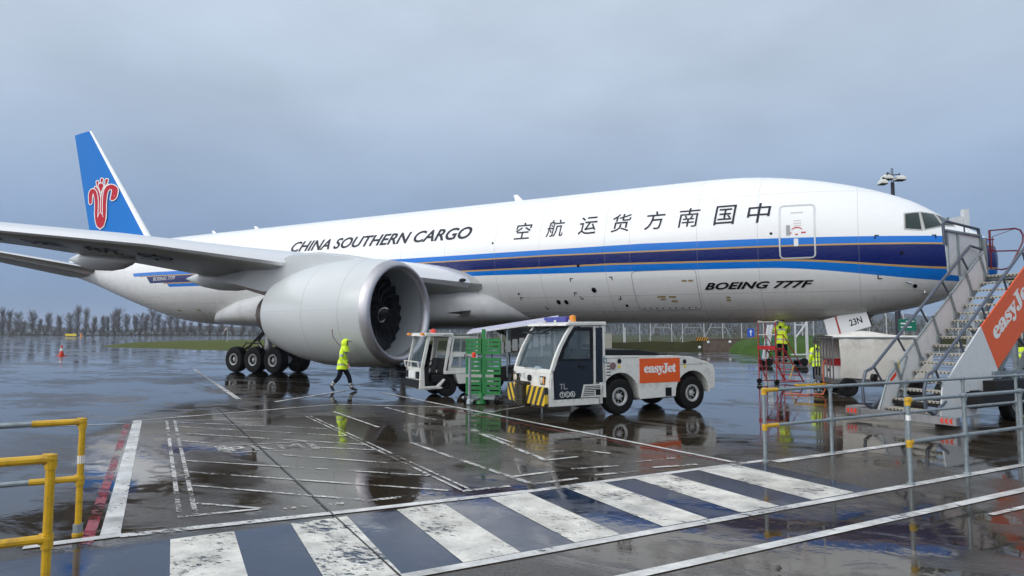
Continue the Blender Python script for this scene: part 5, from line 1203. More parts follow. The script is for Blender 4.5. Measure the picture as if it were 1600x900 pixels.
    if top == 'hood':
        cap('hood', 'hivis', .138, lambda q: q.x > .62 and q.z < .62)
        m = MB(); rg = []
        for z, rx, ry in ((-.30, .17, .20), (-.2, .14, .16), (-.1, .125, .13), (0, .12, .12)): c = sk+Vector((-.02, 0, z)); rg.append([(c+Vector((rx*math.cos(a), ry*math.sin(a), 0)))*scale for a in [2*math.pi*i/20 for i in range(20)]])
        m.loft(rg[:3], 0, False, False, True); m.build('hood_collar', 'hivis', body)
        m = MB(); m.box(0, 0, 0, 0, 0, 0); c = (sk+hf*.15+Vector((0, 0, .055)))*scale; m = MB(); m.ball(c, .055, 0, 10, (1.3, 1.2, .22)); m.build('cap_peak', 'navy', body)
    elif top == 'beanie': cap('beanie', 'hair', .118, lambda q: q.z < -.25 or (q.x > .3 and q.z < .35))
    elif top == 'collar':
        cap('hair', 'hair', .112, lambda q: q.z < -.15 or (q.x > .25 and q.z < .5))
        m = MB(); rg = []
        for z, rx, ry in ((-.24, .13, .16), (-.14, .11, .12), (-.06, .105, .115)): c = Vector(P['neck'])+Vector((-.01, 0, z+.14)); rg.append([(c+Vector((rx*math.cos(a), ry*math.sin(a), 0)))*scale for a in [2*math.pi*i/20 for i in range(20)]])
        m.loft(rg, 0, False, False, True); m.build('collar', 'hivis', body)
    if top != 'hood':
        m = MB(); c = Vector(P['chest'])*scale; bx = c.x-.165*scale; m.box(bx-.012, bx+.03, c.y-.05+.08, c.y+.05+.08, c.z+.02, c.z+.11); m.build('jacket_patch', 'navy', body)
    return body
WALK = dict(pelvis=(0, 0, .93), waist=(.01, 0, 1.13), chest=(.035, 0, 1.36), neckb=(.05, 0, 1.50), neck=(.065, 0, 1.55), jaw=(.09, 0, 1.61), skull=(.09, 0, 1.68), crown=(.075, 0, 1.76),
    hipl=(-.01, .10, .88), kneel=(.21, .10, .50), anklel=(.30, .10, .10), heell=(.27, .10, .048), balll=(.42, .10, .05), toel=(.51, .10, .04),
    hipr=(.0, -.10, .88), kneer=(-.10, -.10, .48), ankler=(-.36, -.10, .20), heelr=(-.42, -.10, .175), ballr=(-.30, -.10, .06), toer=(-.23, -.10, .035),
    shl=(.03, .21, 1.42), elbl=(-.08, .26, 1.15), wrl=(.04, .26, .93), shr=(.03, -.21, 1.42), elbr=(.0, -.27, 1.13), wrr=(.19, -.24, .95))
person('person striding past the jet engine in hooded yellow jacket and dark trousers', (-20.62, -11.74, 0), YAW+.02, WALK, 'hood', None, 1.0)
STAND = dict(pelvis=(0, 0, .93), waist=(.02, 0, 1.13), chest=(.05, 0, 1.36), neckb=(.06, 0, 1.50), neck=(.065, 0, 1.55), jaw=(.085, 0, 1.61), skull=(.08, 0, 1.68), crown=(.065, 0, 1.76),
    hipl=(0, .10, .88), kneel=(.04, .11, .49), anklel=(.0, .12, .09), heell=(-.04, .12, .045), balll=(.12, .13, .05), toel=(.20, .13, .04),
    hipr=(0, -.10, .88), kneer=(.03, -.11, .49), ankler=(-.02, -.12, .09), heelr=(-.06, -.12, .045), ballr=(.10, -.13, .05), toer=(.18, -.13, .04),
    shl=(.04, .21, 1.42), elbl=(.0, .28, 1.14), wrl=(.12, .25, .92), shr=(.04, -.21, 1.42), elbr=(.08, -.29, 1.15), wrr=(.27, -.22, 1.02))
UPW = dict(STAND); UPW.update(dict(elbl=(.16, .30, 1.22), wrl=(.40, .20, 1.30), elbr=(.18, -.29, 1.22), wrr=(.42, -.18, 1.32), jaw=(.11, 0, 1.615), skull=(.09, 0, 1.69), crown=(.05, 0, 1.765), face=(.9, 0, .42)))
FD = math.atan2(FWD.y, FWD.x)

# ------------------------------------------------------------------ red access ladder, white steps
lp0 = on_ground(1214, 602)
ld = thing('access_ladder', 'red wheeled access ladder with white top rail under the aircraft belly', 'ladder', (lp0.x, lp0.y, 0), GANG)
SX0, SX1, PZ = .42, 1.55, 1.42
for y_ in (0, .85):
    m = MB(); m.tube([(0, y_, .1), (0, y_, 2.45)], .022, 0, 6); m.tube([(SX0, y_, .1), (SX0, y_, PZ)], .02, 0, 6); m.tube([(0, y_, .12), (SX1, y_, .10)], .02, 0, 6); m.tube([(SX0, y_, PZ), (SX1, y_, .08)], .026, 0, 6); m.tube([(0, y_, .9), (SX0, y_, .2)], .016, 0, 6); m.tube([(.35, y_, .14), (0, y_, 1.35)], .016, 0, 6)
    m.tube([(0, y_, 1.95), (SX0, y_, 1.95), (SX1-.1, y_, .72)], .018, 0, 6); m.tube([(SX0, y_, PZ), (SX0, y_, 2.42 if y_ else 1.95)], .016, 0, 6);     m.build('side_frame', 'red', ld)
    m = MB(); m.tube([(0, y_, 2.45), (.06, y_, 2.5), (SX0, y_, 2.45)], .024, 0, 6); m.build('top_rail', 'canvas', ld)
    m = MB(); m.lathe([(-.03, .11), (.03, .11)], (0, y_, .11), 'y', 16); m.build('castor', 'rubber', ld); 
m = MB(); m.box(-.03, SX0, -.02, .87, PZ-.06, PZ+.02); m.box(-.05, -.03, -.02, .87, PZ-.06, PZ+.10); m.build('platform', 'red', ld)
for k in range(6):
    u = (k+.5)/6; m = MB(); x_ = SX0+(SX1-SX0)*u; z_ = PZ*(1-u); m.box(x_-.10, x_+.12, .02, .83, z_-.03, z_); m.build('step', 'red', ld)
m = MB(); m.tube([(.0, 0, 2.45), (.0, .85, 2.45)], .022, 0, 6); m.tube([(0, 0, 1.95), (0, .85, 1.95)], .018, 0, 6); m.build('end_rail', 'canvas', ld)
m = MB(); m.tube([(.7, -.02, .2), (.95, -.03, .75)], .022, 0, 6); m.build('jack_handle', 'yellow', ld)
u_ = .42; lx = SX0+(SX1-SX0)*(2.5/6)
ppos = ld.matrix_basis @ Vector((lx-.02, .42, PZ*(1-2.5/6)))
person('person in yellow jacket standing on the red access ladder reaching to the belly hatch', ppos, FD-R(14), UPW, 'collar')
p0 = on_ground(1279, 604); person('person in yellow jacket and black beanie beside the canvas baggage cart, seen from behind', (p0.x, p0.y, 0), FD+R(12), STAND, 'beanie')
p0 = at_depth(1600, 600, 24.5); person('person in yellow jacket behind the passenger stairs at the right edge', (p0.x+.12, p0.y, 0), FD+R(170), STAND, 'beanie')

def at_px(px, py, d): return at_depth(px, py, d)
p0 = on_ground(1225, 572)
ws = thing('service_steps', 'white service steps on small wheels standing beyond the red access ladder', 'steps', (p0.x, p0.y, 0), YAW)
def L_(px, z): v = at_depth(px, 519, (Vector((p0.x, p0.y, 0))-CAMP).dot(FWD)); return ((Vector((v.x, v.y, 0))-Vector((p0.x, p0.y, 0))).dot(RGT), z)
m = MB(); a, b = L_(1197, .3), L_(1208, 2.5); m.bar((a[0], 0, a[1]), (b[0], 0, b[1]), .22, .1); a, b = L_(1200, .3), L_(1211, 2.5); m.bar((a[0], .8, a[1]), (b[0], .8, b[1]), .22, .1); m.build('stringer', 'plane_white', ws)
m = MB()
for y_ in (0,):
    x1 = L_(1262, 0)[0]; x2 = L_(1244, 0)[0]; m.bar((x1, y_, 0), (x1, y_, 3.0), .12, .12); m.bar((x2, y_, .6), (x2, y_, 3.0), .07, .07); m.bar((x2, y_, 1.7), (x1, y_, 2.6), .07, .07); m.bar((x2, y_, 2.5), (x1, y_, 2.5), .06, .06); m.bar((x2-.3, y_, .7), (x1, y_, .7), .08, .08)
m.build('mast_frame', 'plane_white', ws)
m = MB()
for y_ in (-.05, .85):
    for px in (1198, 1209): x_ = L_(px, 0)[0]; m.tube([(x_, y_, .3), (x_, y_, 1.9)], .03, 0, 6)
    m.tube([(L_(1196, 0)[0], y_, 1.9), (L_(1216, 0)[0], y_, 1.9)], .03, 0, 6); m.tube([(L_(1196, 0)[0], y_, 1.3), (L_(1216, 0)[0], y_, 1.3)], .03, 0, 6)
m.build('teal_guard', 'teal', ws)
m = MB(); m.box(L_(1196, 0)[0], L_(1262, 0)[0], 0, .8, .35, .45); m.build('base', 'galv', ws)
for px in (1201, 1256):
    for y_ in (-.06, .86): m = MB(); m.lathe([(-.06, .24), (.06, .24)], (L_(px, 0)[0], y_, .24), 'y', 18); m.build('wheel', 'rubber', ws)

# ------------------------------------------------------------------ canvas sided baggage cart
p0 = on_ground(1304, 620)
bc = thing('baggage_cart', 'baggage cart with off white canvas sides and steel end grille beside the stairs', 'baggage cart', (p0.x, p0.y, 0), R(25))
m = MB(); m.box(0, 3.0, 0, 1.5, .42, .54); m.box(.2, 2.8, .3, 1.2, .3, .42); m.build('chassis', 'dull_metal', bc)
m = MB(); rows = []
for i in range(15):
    x_ = .18+2.8*i/14; row = []
    for j in range(11):
        t = j/10; z_ = .62+1.24*t; sag = .05*math.sin(math.pi*t)*(1+.5*math.sin(i*.9+t*3))+.02*math.sin(i*1.7+j*.6)
        row.append((x_, -.03-sag, z_-.07*(1-t)*math.sin(math.pi*i/14)))
    rows.append(row)
m.loft(rows, 0, False, False, True, False); m.build('side_curtain', 'canvas', bc, ang=80)
m = MB(); m.loft([[(x_, y_-0+.02*math.sin(x_*3), z_) for x_, z_ in [(.18+2.8*i/10, .62+.0*i) for i in range(11)]] for y_ in (1.5,)]+[[(.18+2.8*i/10, 1.5, 1.86) for i in range(11)]], 0, False, False, True, False); m.build('side_curtain', 'canvas', bc)
m = MB(); rows = []
for i in range(11):
    x_ = .02+3.0*i/10; h = .16*math.exp(-((x_-1.25)/.7)**2)
    rows.append([(x_, -.04, 1.86), (x_, .05, 1.92+h*.5), (x_, .75, 1.94+h), (x_, 1.45, 1.92+h*.5), (x_, 1.54, 1.86)])
m.loft(rows, 0, False, False, True, False); m.build('roof_curtain', 'canvas', bc, ang=80)
m = MB(); m.tube([(0, -.04, 1.87), (3.0, -.04, 1.87)], .03, 0, 6); m.tube([(0, 1.54, 1.87), (3, 1.54, 1.87)], .03, 0, 6)
for x_ in (3.0,):
    for y_ in (0, 1.5): m.tube([(x_, y_, .5), (x_, y_, 1.87)], .03, 0, 6)
m.build('frame', 'galv', bc)
m = MB()
for k in range(7): m.bar((0, .02+.245*k, .5), (.0, .02+.245*k, 1.88), .045, .03)
m.bar((0, 0, 1.88), (0, 1.5, 1.88), .05, .05); m.bar((0, 0, .56), (0, 1.5, .56), .05, .05); m.bar((0, 0, 1.2), (0, 1.5, 1.2), .03, .03); m.build('end_grille', 'dull_metal', bc)
for x_ in (.45, 2.5):
    for y_ in (.05, 1.45): wheel('wheel', bc, (x_, y_, .30), .30, .2, .15, 'y', -1 if y_ < .5 else 1, 'rubber', 'dark')
m = MB(); m.bar((-.9, .75, .3), (.3, .75, .36), .06, .06); m.tube([(-.9, .6, .3), (-.9, .9, .3)], .03); m.build('tow_bar', 'yellow', bc)
for lab, mat, x_, y_, z_, h in (('white plastic crate inside the baggage cart at the bottom of its grille end', 'plainwhite', .1, .25, .545, .42), ('red plastic crate stacked on the white crate in the baggage cart', 'red', .12, .3, .967, .22)):
    cr_ = thing('crate', lab, 'crate', bc.matrix_basis @ Vector((x_, y_, z_)), R(25))
    m = MB(); m.box(0, .4, 0, .02, 0, h); m.box(0, .4, .68, .7, 0, h); m.box(0, .02, .02, .68, 0, h); m.box(.38, .4, .02, .68, 0, h); m.box(0, .4, 0, .7, -.001, .02); m.box(-.012, .412, -.012, .712, h-.03, h); m.build('shell', mat, cr_)
    m = MB(); m.box(-.006, 0, .25, .45, h*.55, h*.75); m.build('handle_slot', 'black', cr_)
hs_ = MB(); pts = [bc.matrix_basis @ Vector(p) for p in ((.02, .55, 1.15), (-.1, .55, 1.05), (-.14, .5, .6), (-.1, .45, .2), (-.2, .4, .04), (-.45, .6, .03), (-.7, .4, .03), (-1.3, .75, .03))]
hs_.tube(pts, .016, 0, 7); tag(hs_.build('hose', 'hose'), 'orange hose hanging from the baggage cart grille down to the apron', 'hose')

# ------------------------------------------------------------------ mast, nose panel, signs, far furniture
p0 = at_depth(1404, 519, 50)
lm = thing('floodlight_mast', 'dark floodlight mast with three pale lamp heads rising behind the aircraft nose', 'floodlight mast', (p0.x, p0.y, 0), YAW)
m = MB(); m.tube([(0, 0, 0), (0, 0, 13.8)], [.22, .13], 0, 12); m.lathe([(0, .4), (.1, .4), (.12, .24)], (0, 0, 0), 'z', 12); m.build('pole', 'mast', lm)
m = MB(); m.tube([(-.06, 0, 13.7), (-.06, 0, 14.95)], .03, 0, 6); m.tube([(.06, 0, 13.7), (.06, 0, 14.95)], .03, 0, 6); m.tube([(-.6, -.4, 14.45), (0, 0, 14.4), (.7, .2, 14.5)], .04, 0, 6); m.tube([(0, 0, 14.15), (.4, .1, 14.2)], .03, 0, 6); m.tube([(-.4, -.3, 14.55), (-.95, -.5, 14.0)], .03, 0, 6); m.build('crossarm', 'mast', lm)
for x_, y_, z_, w_ in ((-.55, -.2, 14.02, .36), (.72, .2, 14.05, .36), (-1.0, -.4, 13.6, .26)):
    m = MB(); m.loft([[(x_+sx*w_*k, y_+sy*.3*k, z_+z2) for sx, sy in ((-1, -1), (1, -1), (1, 1), (-1, 1))] for k, z2 in ((.98, 0), (1, .06), (.86, .22), (.5, .34))], 0, True, True, False); lh = m.build('lamp_head', 'lamphead', lm)
    m = MB(); m.box(x_-w_*.96, x_+w_*.96, y_-.29, y_+.29, z_-.06, z_-.003); m.build('lamp_glass', 'dark', lh); m = MB(); m.tube([(x_, y_, z_+.3), (x_+(.05 if x_ < 0 else -.05), y_, z_+.55)], .05, 0, 6); m.build('bracket', 'mast', lh)
p0 = on_y(1508, 345, 4.2)
np_ = thing('boarding_frame', 'grey steel post with a flat panel rising behind the aircraft nose', 'boarding frame', (p0.x, p0.y, 0), YAW)
zt = p0.z+.48; m = MB(); m.box(-.11, .11, -.11, .11, 0, zt); m.box(-.4, .4, -.4, .4, 0, .12); m.build('post', 'alu', np_)
m = MB(); m.prism([(-.72, zt-.38), (-.12, zt-.28), (-.12, zt-1.9), (-.3, zt-1.9)], -.05, .05); pn = m.build('panel', 'alu', np_); m = MB(); m.bar((-.76, 0, zt-.36), (-.32, 0, zt-1.9), .08, .12); m.build('panel_edge', 'dark', pn)
p0 = at_depth(1418, 519, 46)
gs = thing('green_sign', 'green rectangular direction sign on two posts seen behind the stairs handrail', 'sign', (p0.x, p0.y, 0), YAW)
m = MB(); m.box(-.62, .62, -.02, .02, 2.15, 2.98); sg = m.build('board', 'green_sign', gs)
m = MB(); m.box(-.48, .0, -.026, -.021, 2.62, 2.72); m.box(-.48, .3, -.026, -.021, 2.38, 2.46); m.box(-.1, .5, -.026, -.021, 2.80, 2.86); m.build('white_bars', 'plainwhite', sg)
for x_ in (-.45, .45): m = MB(); m.tube([(x_, .05, 0), (x_, .05, 3.0)], .04); m.build('post', 'galv', gs)
p0 = on_ground(96, 556)
cn = thing('traffic_cone', 'orange traffic cone with white band alone on the wet apron', 'traffic cone', (p0.x, p0.y, 0))
m = MB(); m.box(-.27, .27, -.27, .27, 0, .05); m.build('base', 'cone', cn, bevel=.02); m = MB(); m.lathe([(.05, .20), (.95, .045)], axis='z', n=20); bd = m.build('body', 'cone', cn); m = MB(); m.lathe([(.42, .142), (.68, .096)], axis='z', n=20, cap=False); m.build('white_band', 'plainwhite', bd)
p0 = at_depth(111, 519, 300); ysg = thing('runway_sign', 'low yellow airfield guidance board at the far left runway edge', 'sign', (p0.x, p0.y, 0), YAW)
m = MB(); m.box(-2.6, 2.6, -.15, .15, .35, 1.35); m.build('board', 'ysign', ysg)
for x_ in (-2, 0, 2): m = MB(); m.box(x_-.08, x_+.08, -.1, .1, 0, .35); m.build('leg', 'dark', ysg)
p0 = at_depth(127, 519, 300); om = thing('orange_marker', 'small orange marker post beside the yellow runway sign', 'marker', (p0.x, p0.y, 0), YAW)
m = MB(); m.lathe([(0, .5), (.3, .45), (1.5, .3), (1.7, .1)], axis='z', n=12); m.build('body', 'lampor', om); m = MB(); m.lathe([(1.7, .16), (1.95, .12)], axis='z', n=12); m.build('cap', 'dark', om)
def redwhite():
    m, t, b, x = mat_nodes('red_white_stripes'); tcn = t.nodes.new('ShaderNodeTexCoord'); sp = t.nodes.new('ShaderNodeSeparateXYZ'); t.links.new(tcn.outputs['Object'], sp.inputs[0])
    q = x.m('FRACT', x.m('MULTIPLY', x.m('ADD', x.m('SUBTRACT', sp.outputs[2], x.m('MULTIPLY', sp.outputs[0], .7)), 20), 2.2)); t.links.new(x.mix(x.m('GREATER_THAN', q, .5), (.6, .6, .6), (.25, .03, .04)), b.inputs['Base Color']); return m
MT['redwhite'] = redwhite()
p0 = at_depth(355, 519, 120); sb = thing('marker_board', 'red and white striped marker board on a thin post past the grass verge', 'marker', (p0.x, p0.y, 0), YAW)
m = MB(); m.prism([(-.75, 2.1), (-.1, 3.2), (.1, 3.1), (-.55, 2.0)], -.03, .03); m.build('board', 'redwhite', sb); m = MB(); m.tube([(0, 0.05, 0), (0, .05, 3.2)], .05); m.build('post', 'post', sb)

# right hand background: retaining wall, fence, signs
w0 = on_ground(1090, 548); w1 = on_ground(1192, 547); wd = (w1-w0).normalized(); wang = math.atan2(wd.y, wd.x); wl = (w1-w0).length
rw = thing('retaining_wall', 'low brown concrete retaining wall at the end of the far road', 'wall', (w0.x, w0.y, 0), wang)
m = MB(); m.box(0, wl, 0, .4, -.05, 1.25); m.build('face', 'concrete', rw); m = MB(); m.box(-.05, wl+.05, -.06, .46, 1.25, 1.36); m.build('coping', 'concrete', rw)
def chev_mat():
    m, t, b, x = mat_nodes('orange_black_chevrons'); tcn = t.nodes.new('ShaderNodeTexCoord'); sp = t.nodes.new('ShaderNodeSeparateXYZ'); t.links.new(tcn.outputs['Object'], sp.inputs[0])
    q = x.m('FRACT', x.m('MULTIPLY', x.m('ADD', x.m('SUBTRACT', sp.outputs[0], x.m('MULTIPLY', sp.outputs[2], .5)), 20), 3.4)); t.links.new(x.mix(x.m('GREATER_THAN', q, .5), (.02, .02, .02), (.75, .36, .02)), b.inputs['Base Color']); return m
MT['chevron'] = chev_mat()
for lab, x0, x1 in (('long orange and black chevron board on the left end of the retaining wall', -.2, 1.25), ('short orange and black chevron board on the right end of the retaining wall', wl-1.5, wl-.6)):
    o = thing('chevron_board', lab, 'sign', rw.matrix_basis @ Vector(((x0+x1)/2, -.1, 1.1)), wang)
    m = MB(); m.box(-(x1-x0)/2, (x1-x0)/2, -.03, .0, 0, .4); m.build('board', 'chevron', o); m = MB(); m.box(-.3, .3, 0, .05, .1, .3); m.build('bracket', 'galv', o)
for lab, x_, z_ in (('round white wall lamp nearest the long chevron board', 1.35, .95), ('round white wall lamp halfway along the retaining wall', 4.2, .95), ('lowest round white wall lamp at the left end of the wall', .25, .38)):
    o = thing('wall_lamp', lab, 'lamp', rw.matrix_basis @ Vector((x_, -.02, z_)), wang)
    m = MB(); m.lathe([(-.16, .02), (-.14, .12), (-.06, .17), (-.02, .17)], axis='y', n=16); m.build('lens', 'plainwhite', o); m = MB(); m.lathe([(-.02, .2), (.02, .2)], axis='y', n=16); m.build('base', 'galv', o)
rs = thing('red_notice', 'small red notice board on the right end of the retaining wall', 'sign', rw.matrix_basis @ Vector((wl-1.2, -.05, .45)), wang)
m = MB(); m.box(-.35, .35, -.04, .0, 0, .38); m.build('board', 'red', rs); m = MB(); m.box(-.3, .3, -.046, -.041, .16, .22); m.build('white_bar', 'plainwhite', rs)
p0 = at_depth(1173, 519, 82); bs = thing('blue_arrow_sign', 'blue road sign with white upward arrow beyond the retaining wall', 'sign', (p0.x, p0.y, 0), YAW)
m = MB(); m.box(-.42, .42, -.02, .02, 1.45, 2.5); b_ = m.build('board', 'blue_sign', bs); m = MB(); m.prism([(-.06, 1.6), (.06, 1.6), (.06, 2.05), (.22, 2.05), (0, 2.38), (-.22, 2.05), (-.06, 2.05)], -.03, -.022); m.build('arrow', 'plainwhite', b_); m = MB(); m.tube([(0, .05, 0), (0, .05, 2.5)], .05); m.build('post', 'galv', bs)
p0 = at_depth(976, 519, 74); mp2 = thing('marker_post', 'slim white marker post in front of the rough grass bank', 'post', (p0.x, p0.y, 0), YAW)
m = MB(); m.box(-.11, .11, -.11, .11, 0, 2.5); m.build('shaft', 'post', mp2); m = MB(); m.box(-.14, .14, -.14, .14, 2.5, 2.58); m.build('cap', 'post', mp2)
p0 = at_depth(945, 519, 70); hut = thing('utility_cabinet', 'beige utility cabinet just behind the tug cab', 'cabinet', (p0.x, p0.y, 0), YAW)
m = MB(); m.box(-.5, .75, 0, 1.2, 0, 1.95); m.build('body', M('beige_cabinet', (.42, .40, .33), .6), hut); m = MB(); m.box(-.56, .81, -.06, 1.26, 1.95, 2.05); m.build('lid', 'galv', hut); m = MB(); m.box(-.42, .67, -.02, 0, .15, 1.8); m.build('door', M('cabinet_door', (.38, .36, .3), .6), hut)
f0, f1 = at_depth(560, 519, 96), at_depth(1600, 519, 88); fd = (f1-f0); fl = math.hypot(fd.x, fd.y); fa = math.atan2(fd.y, fd.x)
pf = thing('perimeter_fence', 'tall wire perimeter fence with slim white posts along the far bank', 'fence', (f0.x, f0.y, 0), fa)
x_ = 0; k = 0; rn = random.Random(11); pm = None
while x_ < fl:
    if pm is None: m = MB(); m.tube([(0, 0, .2), (0, 0, 4.3), (0, .35, 4.7)], .06, 0, 6); pm = m.build('post', 'post', pf); pm.location.x = x_
    else: c = pm.copy(); COL.objects.link(c); c.parent = pf; c.location.x = x_
    x_ += rn.choice((1.5, 2.3, 2.6, 2.6, 3.0))
m = MB()
for z in (1.2, 1.9, 2.6, 3.3, 4.2): m.tube([(0, 0, z), (fl, 0, z)], .008, 0, 4)
m.build('wire', 'galv', pf)
for px in (1035, 1083, 1120, 1330, 1450, 760):
    d_ = (at_depth(px, 519, 92)-f0); xx = d_.x*math.cos(fa)+d_.y*math.sin(fa); m = MB()
    m.tube([(xx-1.9, -.1, 1.0), (xx-.5, -.1, 3.9)], .045, 0, 5); m.tube([(xx+1.9, -.1, 1.0), (xx+.5, -.1, 3.9)], .045, 0, 5); m.tube([(xx-1.1, -.1, 2.7), (xx+1.1, -.1, 2.7)], .04, 0, 5); m.build('brace', 'brace', pf)

# ------------------------------------------------------------------ far trees and shrubs
def twig(m, p, q, r): m.tube([p, q], [r, r*.35], 0, 3, False, False)
TV = []
def make_tree(seed, H, Wd):
    rn = random.Random(seed); t = MB(); t.tube([(0, 0, 0), (rn.uniform(-.1, .1), 0, H*.35), (rn.uniform(-.2, .2), rn.uniform(-.2, .2), H*.97)], [.20, .12, .02], 0, 6)
    c = MB()
    for i in range(130):
        z0 = H*rn.uniform(.12, .86); a = rn.uniform(0, 6.283); env = Wd*(math.sin(math.pi*min(1, (z0/H*.78+.12)))*.9+.2)*rn.uniform(.6, 1.25); L = H*rn.uniform(.12, .28)
        d = Vector((math.cos(a)*env*rn.uniform(.5, 1), math.sin(a)*env*rn.uniform(.5, 1), L)); p = Vector((0, 0, z0)); q = p+d
        twig(c, p, q, .055)
        for j in range(8):
            s = p+d*rn.uniform(.25, 1); twig(c, s, s+Vector((rn.uniform(-.45, .45), rn.uniform(-.45, .45), rn.uniform(.5, 1.5))), .026)
    return t, c
protos = []
for i, (H, Wd) in enumerate(((12.2, 2.7), (13.2, 2.2), (11.2, 3.2), (10.6, 2.0), (12.6, 3.5), (11.8, 1.9))): protos.append((make_tree(30+i, H, Wd), H, Wd))
ORD = ['leftmost', 'second', 'third', 'fourth', 'fifth', 'sixth', 'seventh', 'eighth', 'ninth', 'tenth', 'eleventh', 'twelfth', 'thirteenth', 'fourteenth', 'fifteenth', 'sixteenth', 'seventeenth', 'eighteenth', 'nineteenth', 'twentieth',
       'twenty first', 'twenty second', 'twenty third', 'twenty fourth', 'twenty fifth', 'twenty sixth', 'twenty seventh', 'twenty eighth', 'twenty ninth', 'thirtieth', 'thirty first', 'thirty second', 'thirty third', 'thirty fourth', 'thirty fifth', 'thirty sixth', 'thirty seventh', 'thirty eighth']
xs = [-22, -9, 3, 14, 27, 37, 50, 62, 75, 92, 109, 121, 134, 147, 161, 168, 178, 185, 198, 211, 220, 228, 237, 247, 256, 266, 276, 287, 298, 312, 328, 345, 362, 380, 396, 412]
made = {}
for i, px in enumerate(xs):
    rn = random.Random(i*7+1); v = rn.randrange(6); p0 = at_depth(px, 519, 350+rn.uniform(-14, 14)); (tm, cm), H, Wd = protos[v]
    sc = rn.uniform(.68, 1.16)*(1 if px < 270 else .8)
    desc = ('broad' if Wd > 1.5 else 'slender')+(' tall' if sc*H > 12.6 else ' shorter')
    lab = f'{desc} bare poplar in the far row, {ORD[i]} from the left'
    if i == 0: lab = f'{desc} bare poplar in the far row, leftmost of all'
    if v not in made:
        tr = thing('bare_tree', lab, 'tree', (p0.x, p0.y, 0), rn.uniform(0, 6), 'bare poplars beyond the airfield'); tm.build('trunk', 'bark', tr); cm.build('crown', 'twig', tr); made[v] = tr
    else:
        tr = copy_tree(made[v]); tr.location = (p0.x, p0.y, 0); tr.rotation_euler.z = rn.uniform(0, 6); tr['label'] = lab
    tr.scale = (sc, sc, sc)
def make_bush(seed, H, Wd):
    rn = random.Random(seed); m = MB()
    cl = [(rn.uniform(-.6, .6)*Wd, rn.uniform(-.5, .5)*Wd*.6, H*rn.uniform(.2, .62), rn.uniform(.28, .5)*H) for _ in range(9)]
    for i in range(620):
        cx, cy, cz, r = cl[rn.randrange(9)]; d = Vector((rn.gauss(0, 1), rn.gauss(0, 1), rn.gauss(0, 1))).normalized()*r*rn.uniform(.5, 1.08); p = Vector((cx, cy, max(.1, cz+d.z)))+Vector((d.x, d.y, 0))
        u = Vector((rn.gauss(0, 1), rn.gauss(0, 1), rn.gauss(0, 1))).normalized()*rn.uniform(.2, .5); w = Vector((rn.gauss(0, 1), rn.gauss(0, 1), rn.gauss(0, 1))).normalized()*rn.uniform(.15, .4)
        m.add([p, p+u, p+w], [(0, 1, 2)])
    s = MB()
    for i in range(14): a = rn.uniform(0, 6.28); s.tube([(0, 0, 0), (math.cos(a)*Wd*.5, math.sin(a)*Wd*.4, H*rn.uniform(.7, 1.05))], [.12, .03], 0, 4)
    return m, s
bp_ = [make_bush(60+i, H, Wd) for i, (H, Wd) in enumerate(((5.2, 4.2), (6.4, 3.6), (4.2, 5.2), (5.6, 5)))]
bm_ = {}
bx = [-12, 4, 18, 33, 44, 58, 70, 84, 96, 108, 120, 132, 144, 157, 168, 180, 192, 206, 218, 230, 243, 256, 268, 280, 292, 304, 316, 328, 340, 352, 364, 377, 390, 403]
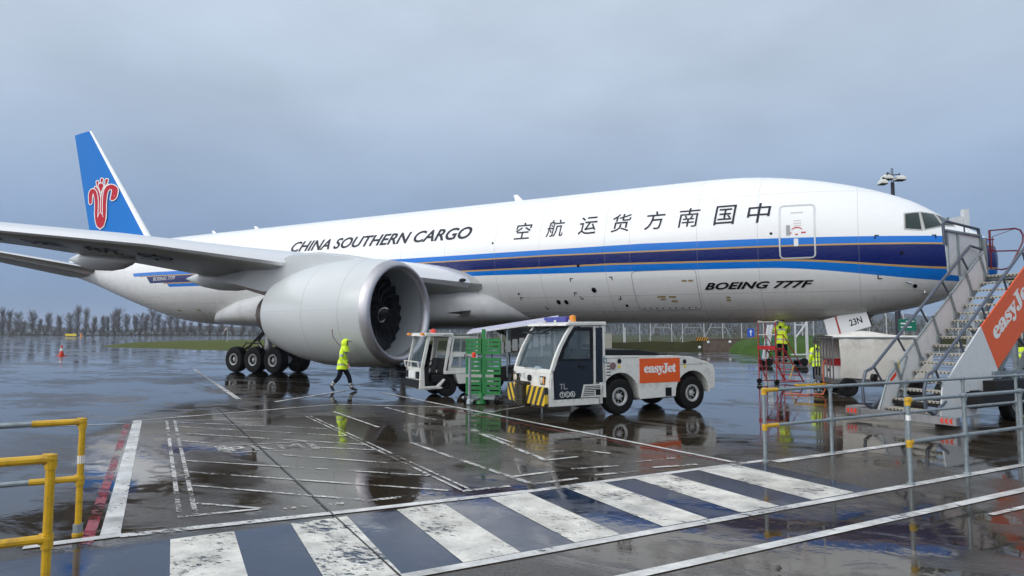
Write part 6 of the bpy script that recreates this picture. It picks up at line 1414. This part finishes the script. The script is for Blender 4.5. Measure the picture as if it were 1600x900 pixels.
for i, px in enumerate(bx):
    rn = random.Random(i*5+3); v = rn.randrange(4); p0 = at_depth(px, 519, 338+rn.uniform(-8, 8)); sc = rn.uniform(.65, 1.15)*(1.12 if px > 285 else .95 if i % 3 else 1.1)
    mt = 'bush' if i % 2 else 'bush2'; key = (v, mt)
    lab = f"{'brown' if mt == 'bush2' else 'dark green'} shrub under the far poplars, {ORD[i]} from the left" if i else 'brown shrub under the far poplars, leftmost of all'
    if key not in bm_:
        tr = thing('shrub', lab, 'shrub', (p0.x, p0.y, 0), 0, 'shrubs below the far trees'); fo, stx = bp_[v]; fo.build('foliage', mt, tr); stx.build('stem', 'bark', tr); bm_[key] = tr
    else:
        tr = copy_tree(bm_[key]); tr.location = (p0.x, p0.y, 0); tr.rotation_euler.z = rn.uniform(0, 6); tr['label'] = lab
    tr.scale = (sc, sc, sc)
# distant wood behind the fence on the right reads as one mass
rn = random.Random(9); m = MB()
for i in range(16000):
    px = rn.uniform(430, 1750); dd = rn.uniform(235, 300); b = at_depth(px, 519, dd); hmax = 8+2.2*math.sin(px*.021)+1.4*math.sin(px*.063+1)+1.2*math.sin(px*.31); z = hmax*rn.random()**.9
    p = Vector((b.x, b.y, z)); u = Vector((rn.uniform(-.16, .16), rn.uniform(-.16, .16), 0)); w = Vector((rn.uniform(-.7, .7), rn.uniform(-.7, .7), rn.uniform(1, 2.6)))
    m.add([p-u, p+u, p+w], [(0, 1, 2)])
o = m.build('distant_wood', 'bush'); tag(o, 'distant leafless wood behind the perimeter fence', 'wood', None, 'stuff')

# damp air over the whole airfield
hm = bpy.data.materials.new('damp_air'); hm.use_nodes = True; t = hm.node_tree; t.nodes.remove(t.nodes['Principled BSDF']); vo = t.nodes.new('ShaderNodeVolumePrincipled')
vo.inputs['Color'].default_value = (.72, .80, .95, 1); vo.inputs['Density'].default_value = .0003; vo.inputs['Anisotropy'].default_value = .2; t.links.new(vo.outputs[0], t.nodes['Material Output'].inputs['Volume'])
m = MB(); m.box(-2700, 2700, -2700, 2700, -1.2, 60); MT['haze'] = hm; o = m.build('haze', 'haze'); tag(o, 'thin damp haze over the airfield', 'haze', None, 'stuff')

# keep the tree three levels deep: deeper pieces hang on their part instead
def depth(o):
    n = 1
    while o.parent: o = o.parent; n += 1
    return n
again = True
while again:
    again = False
    for o in list(COL.objects):
        if depth(o) > 3:
            p = o.parent; mtx = p.matrix_basis @ o.matrix_basis; o.parent = p.parent; o.matrix_basis = mtx; again = True
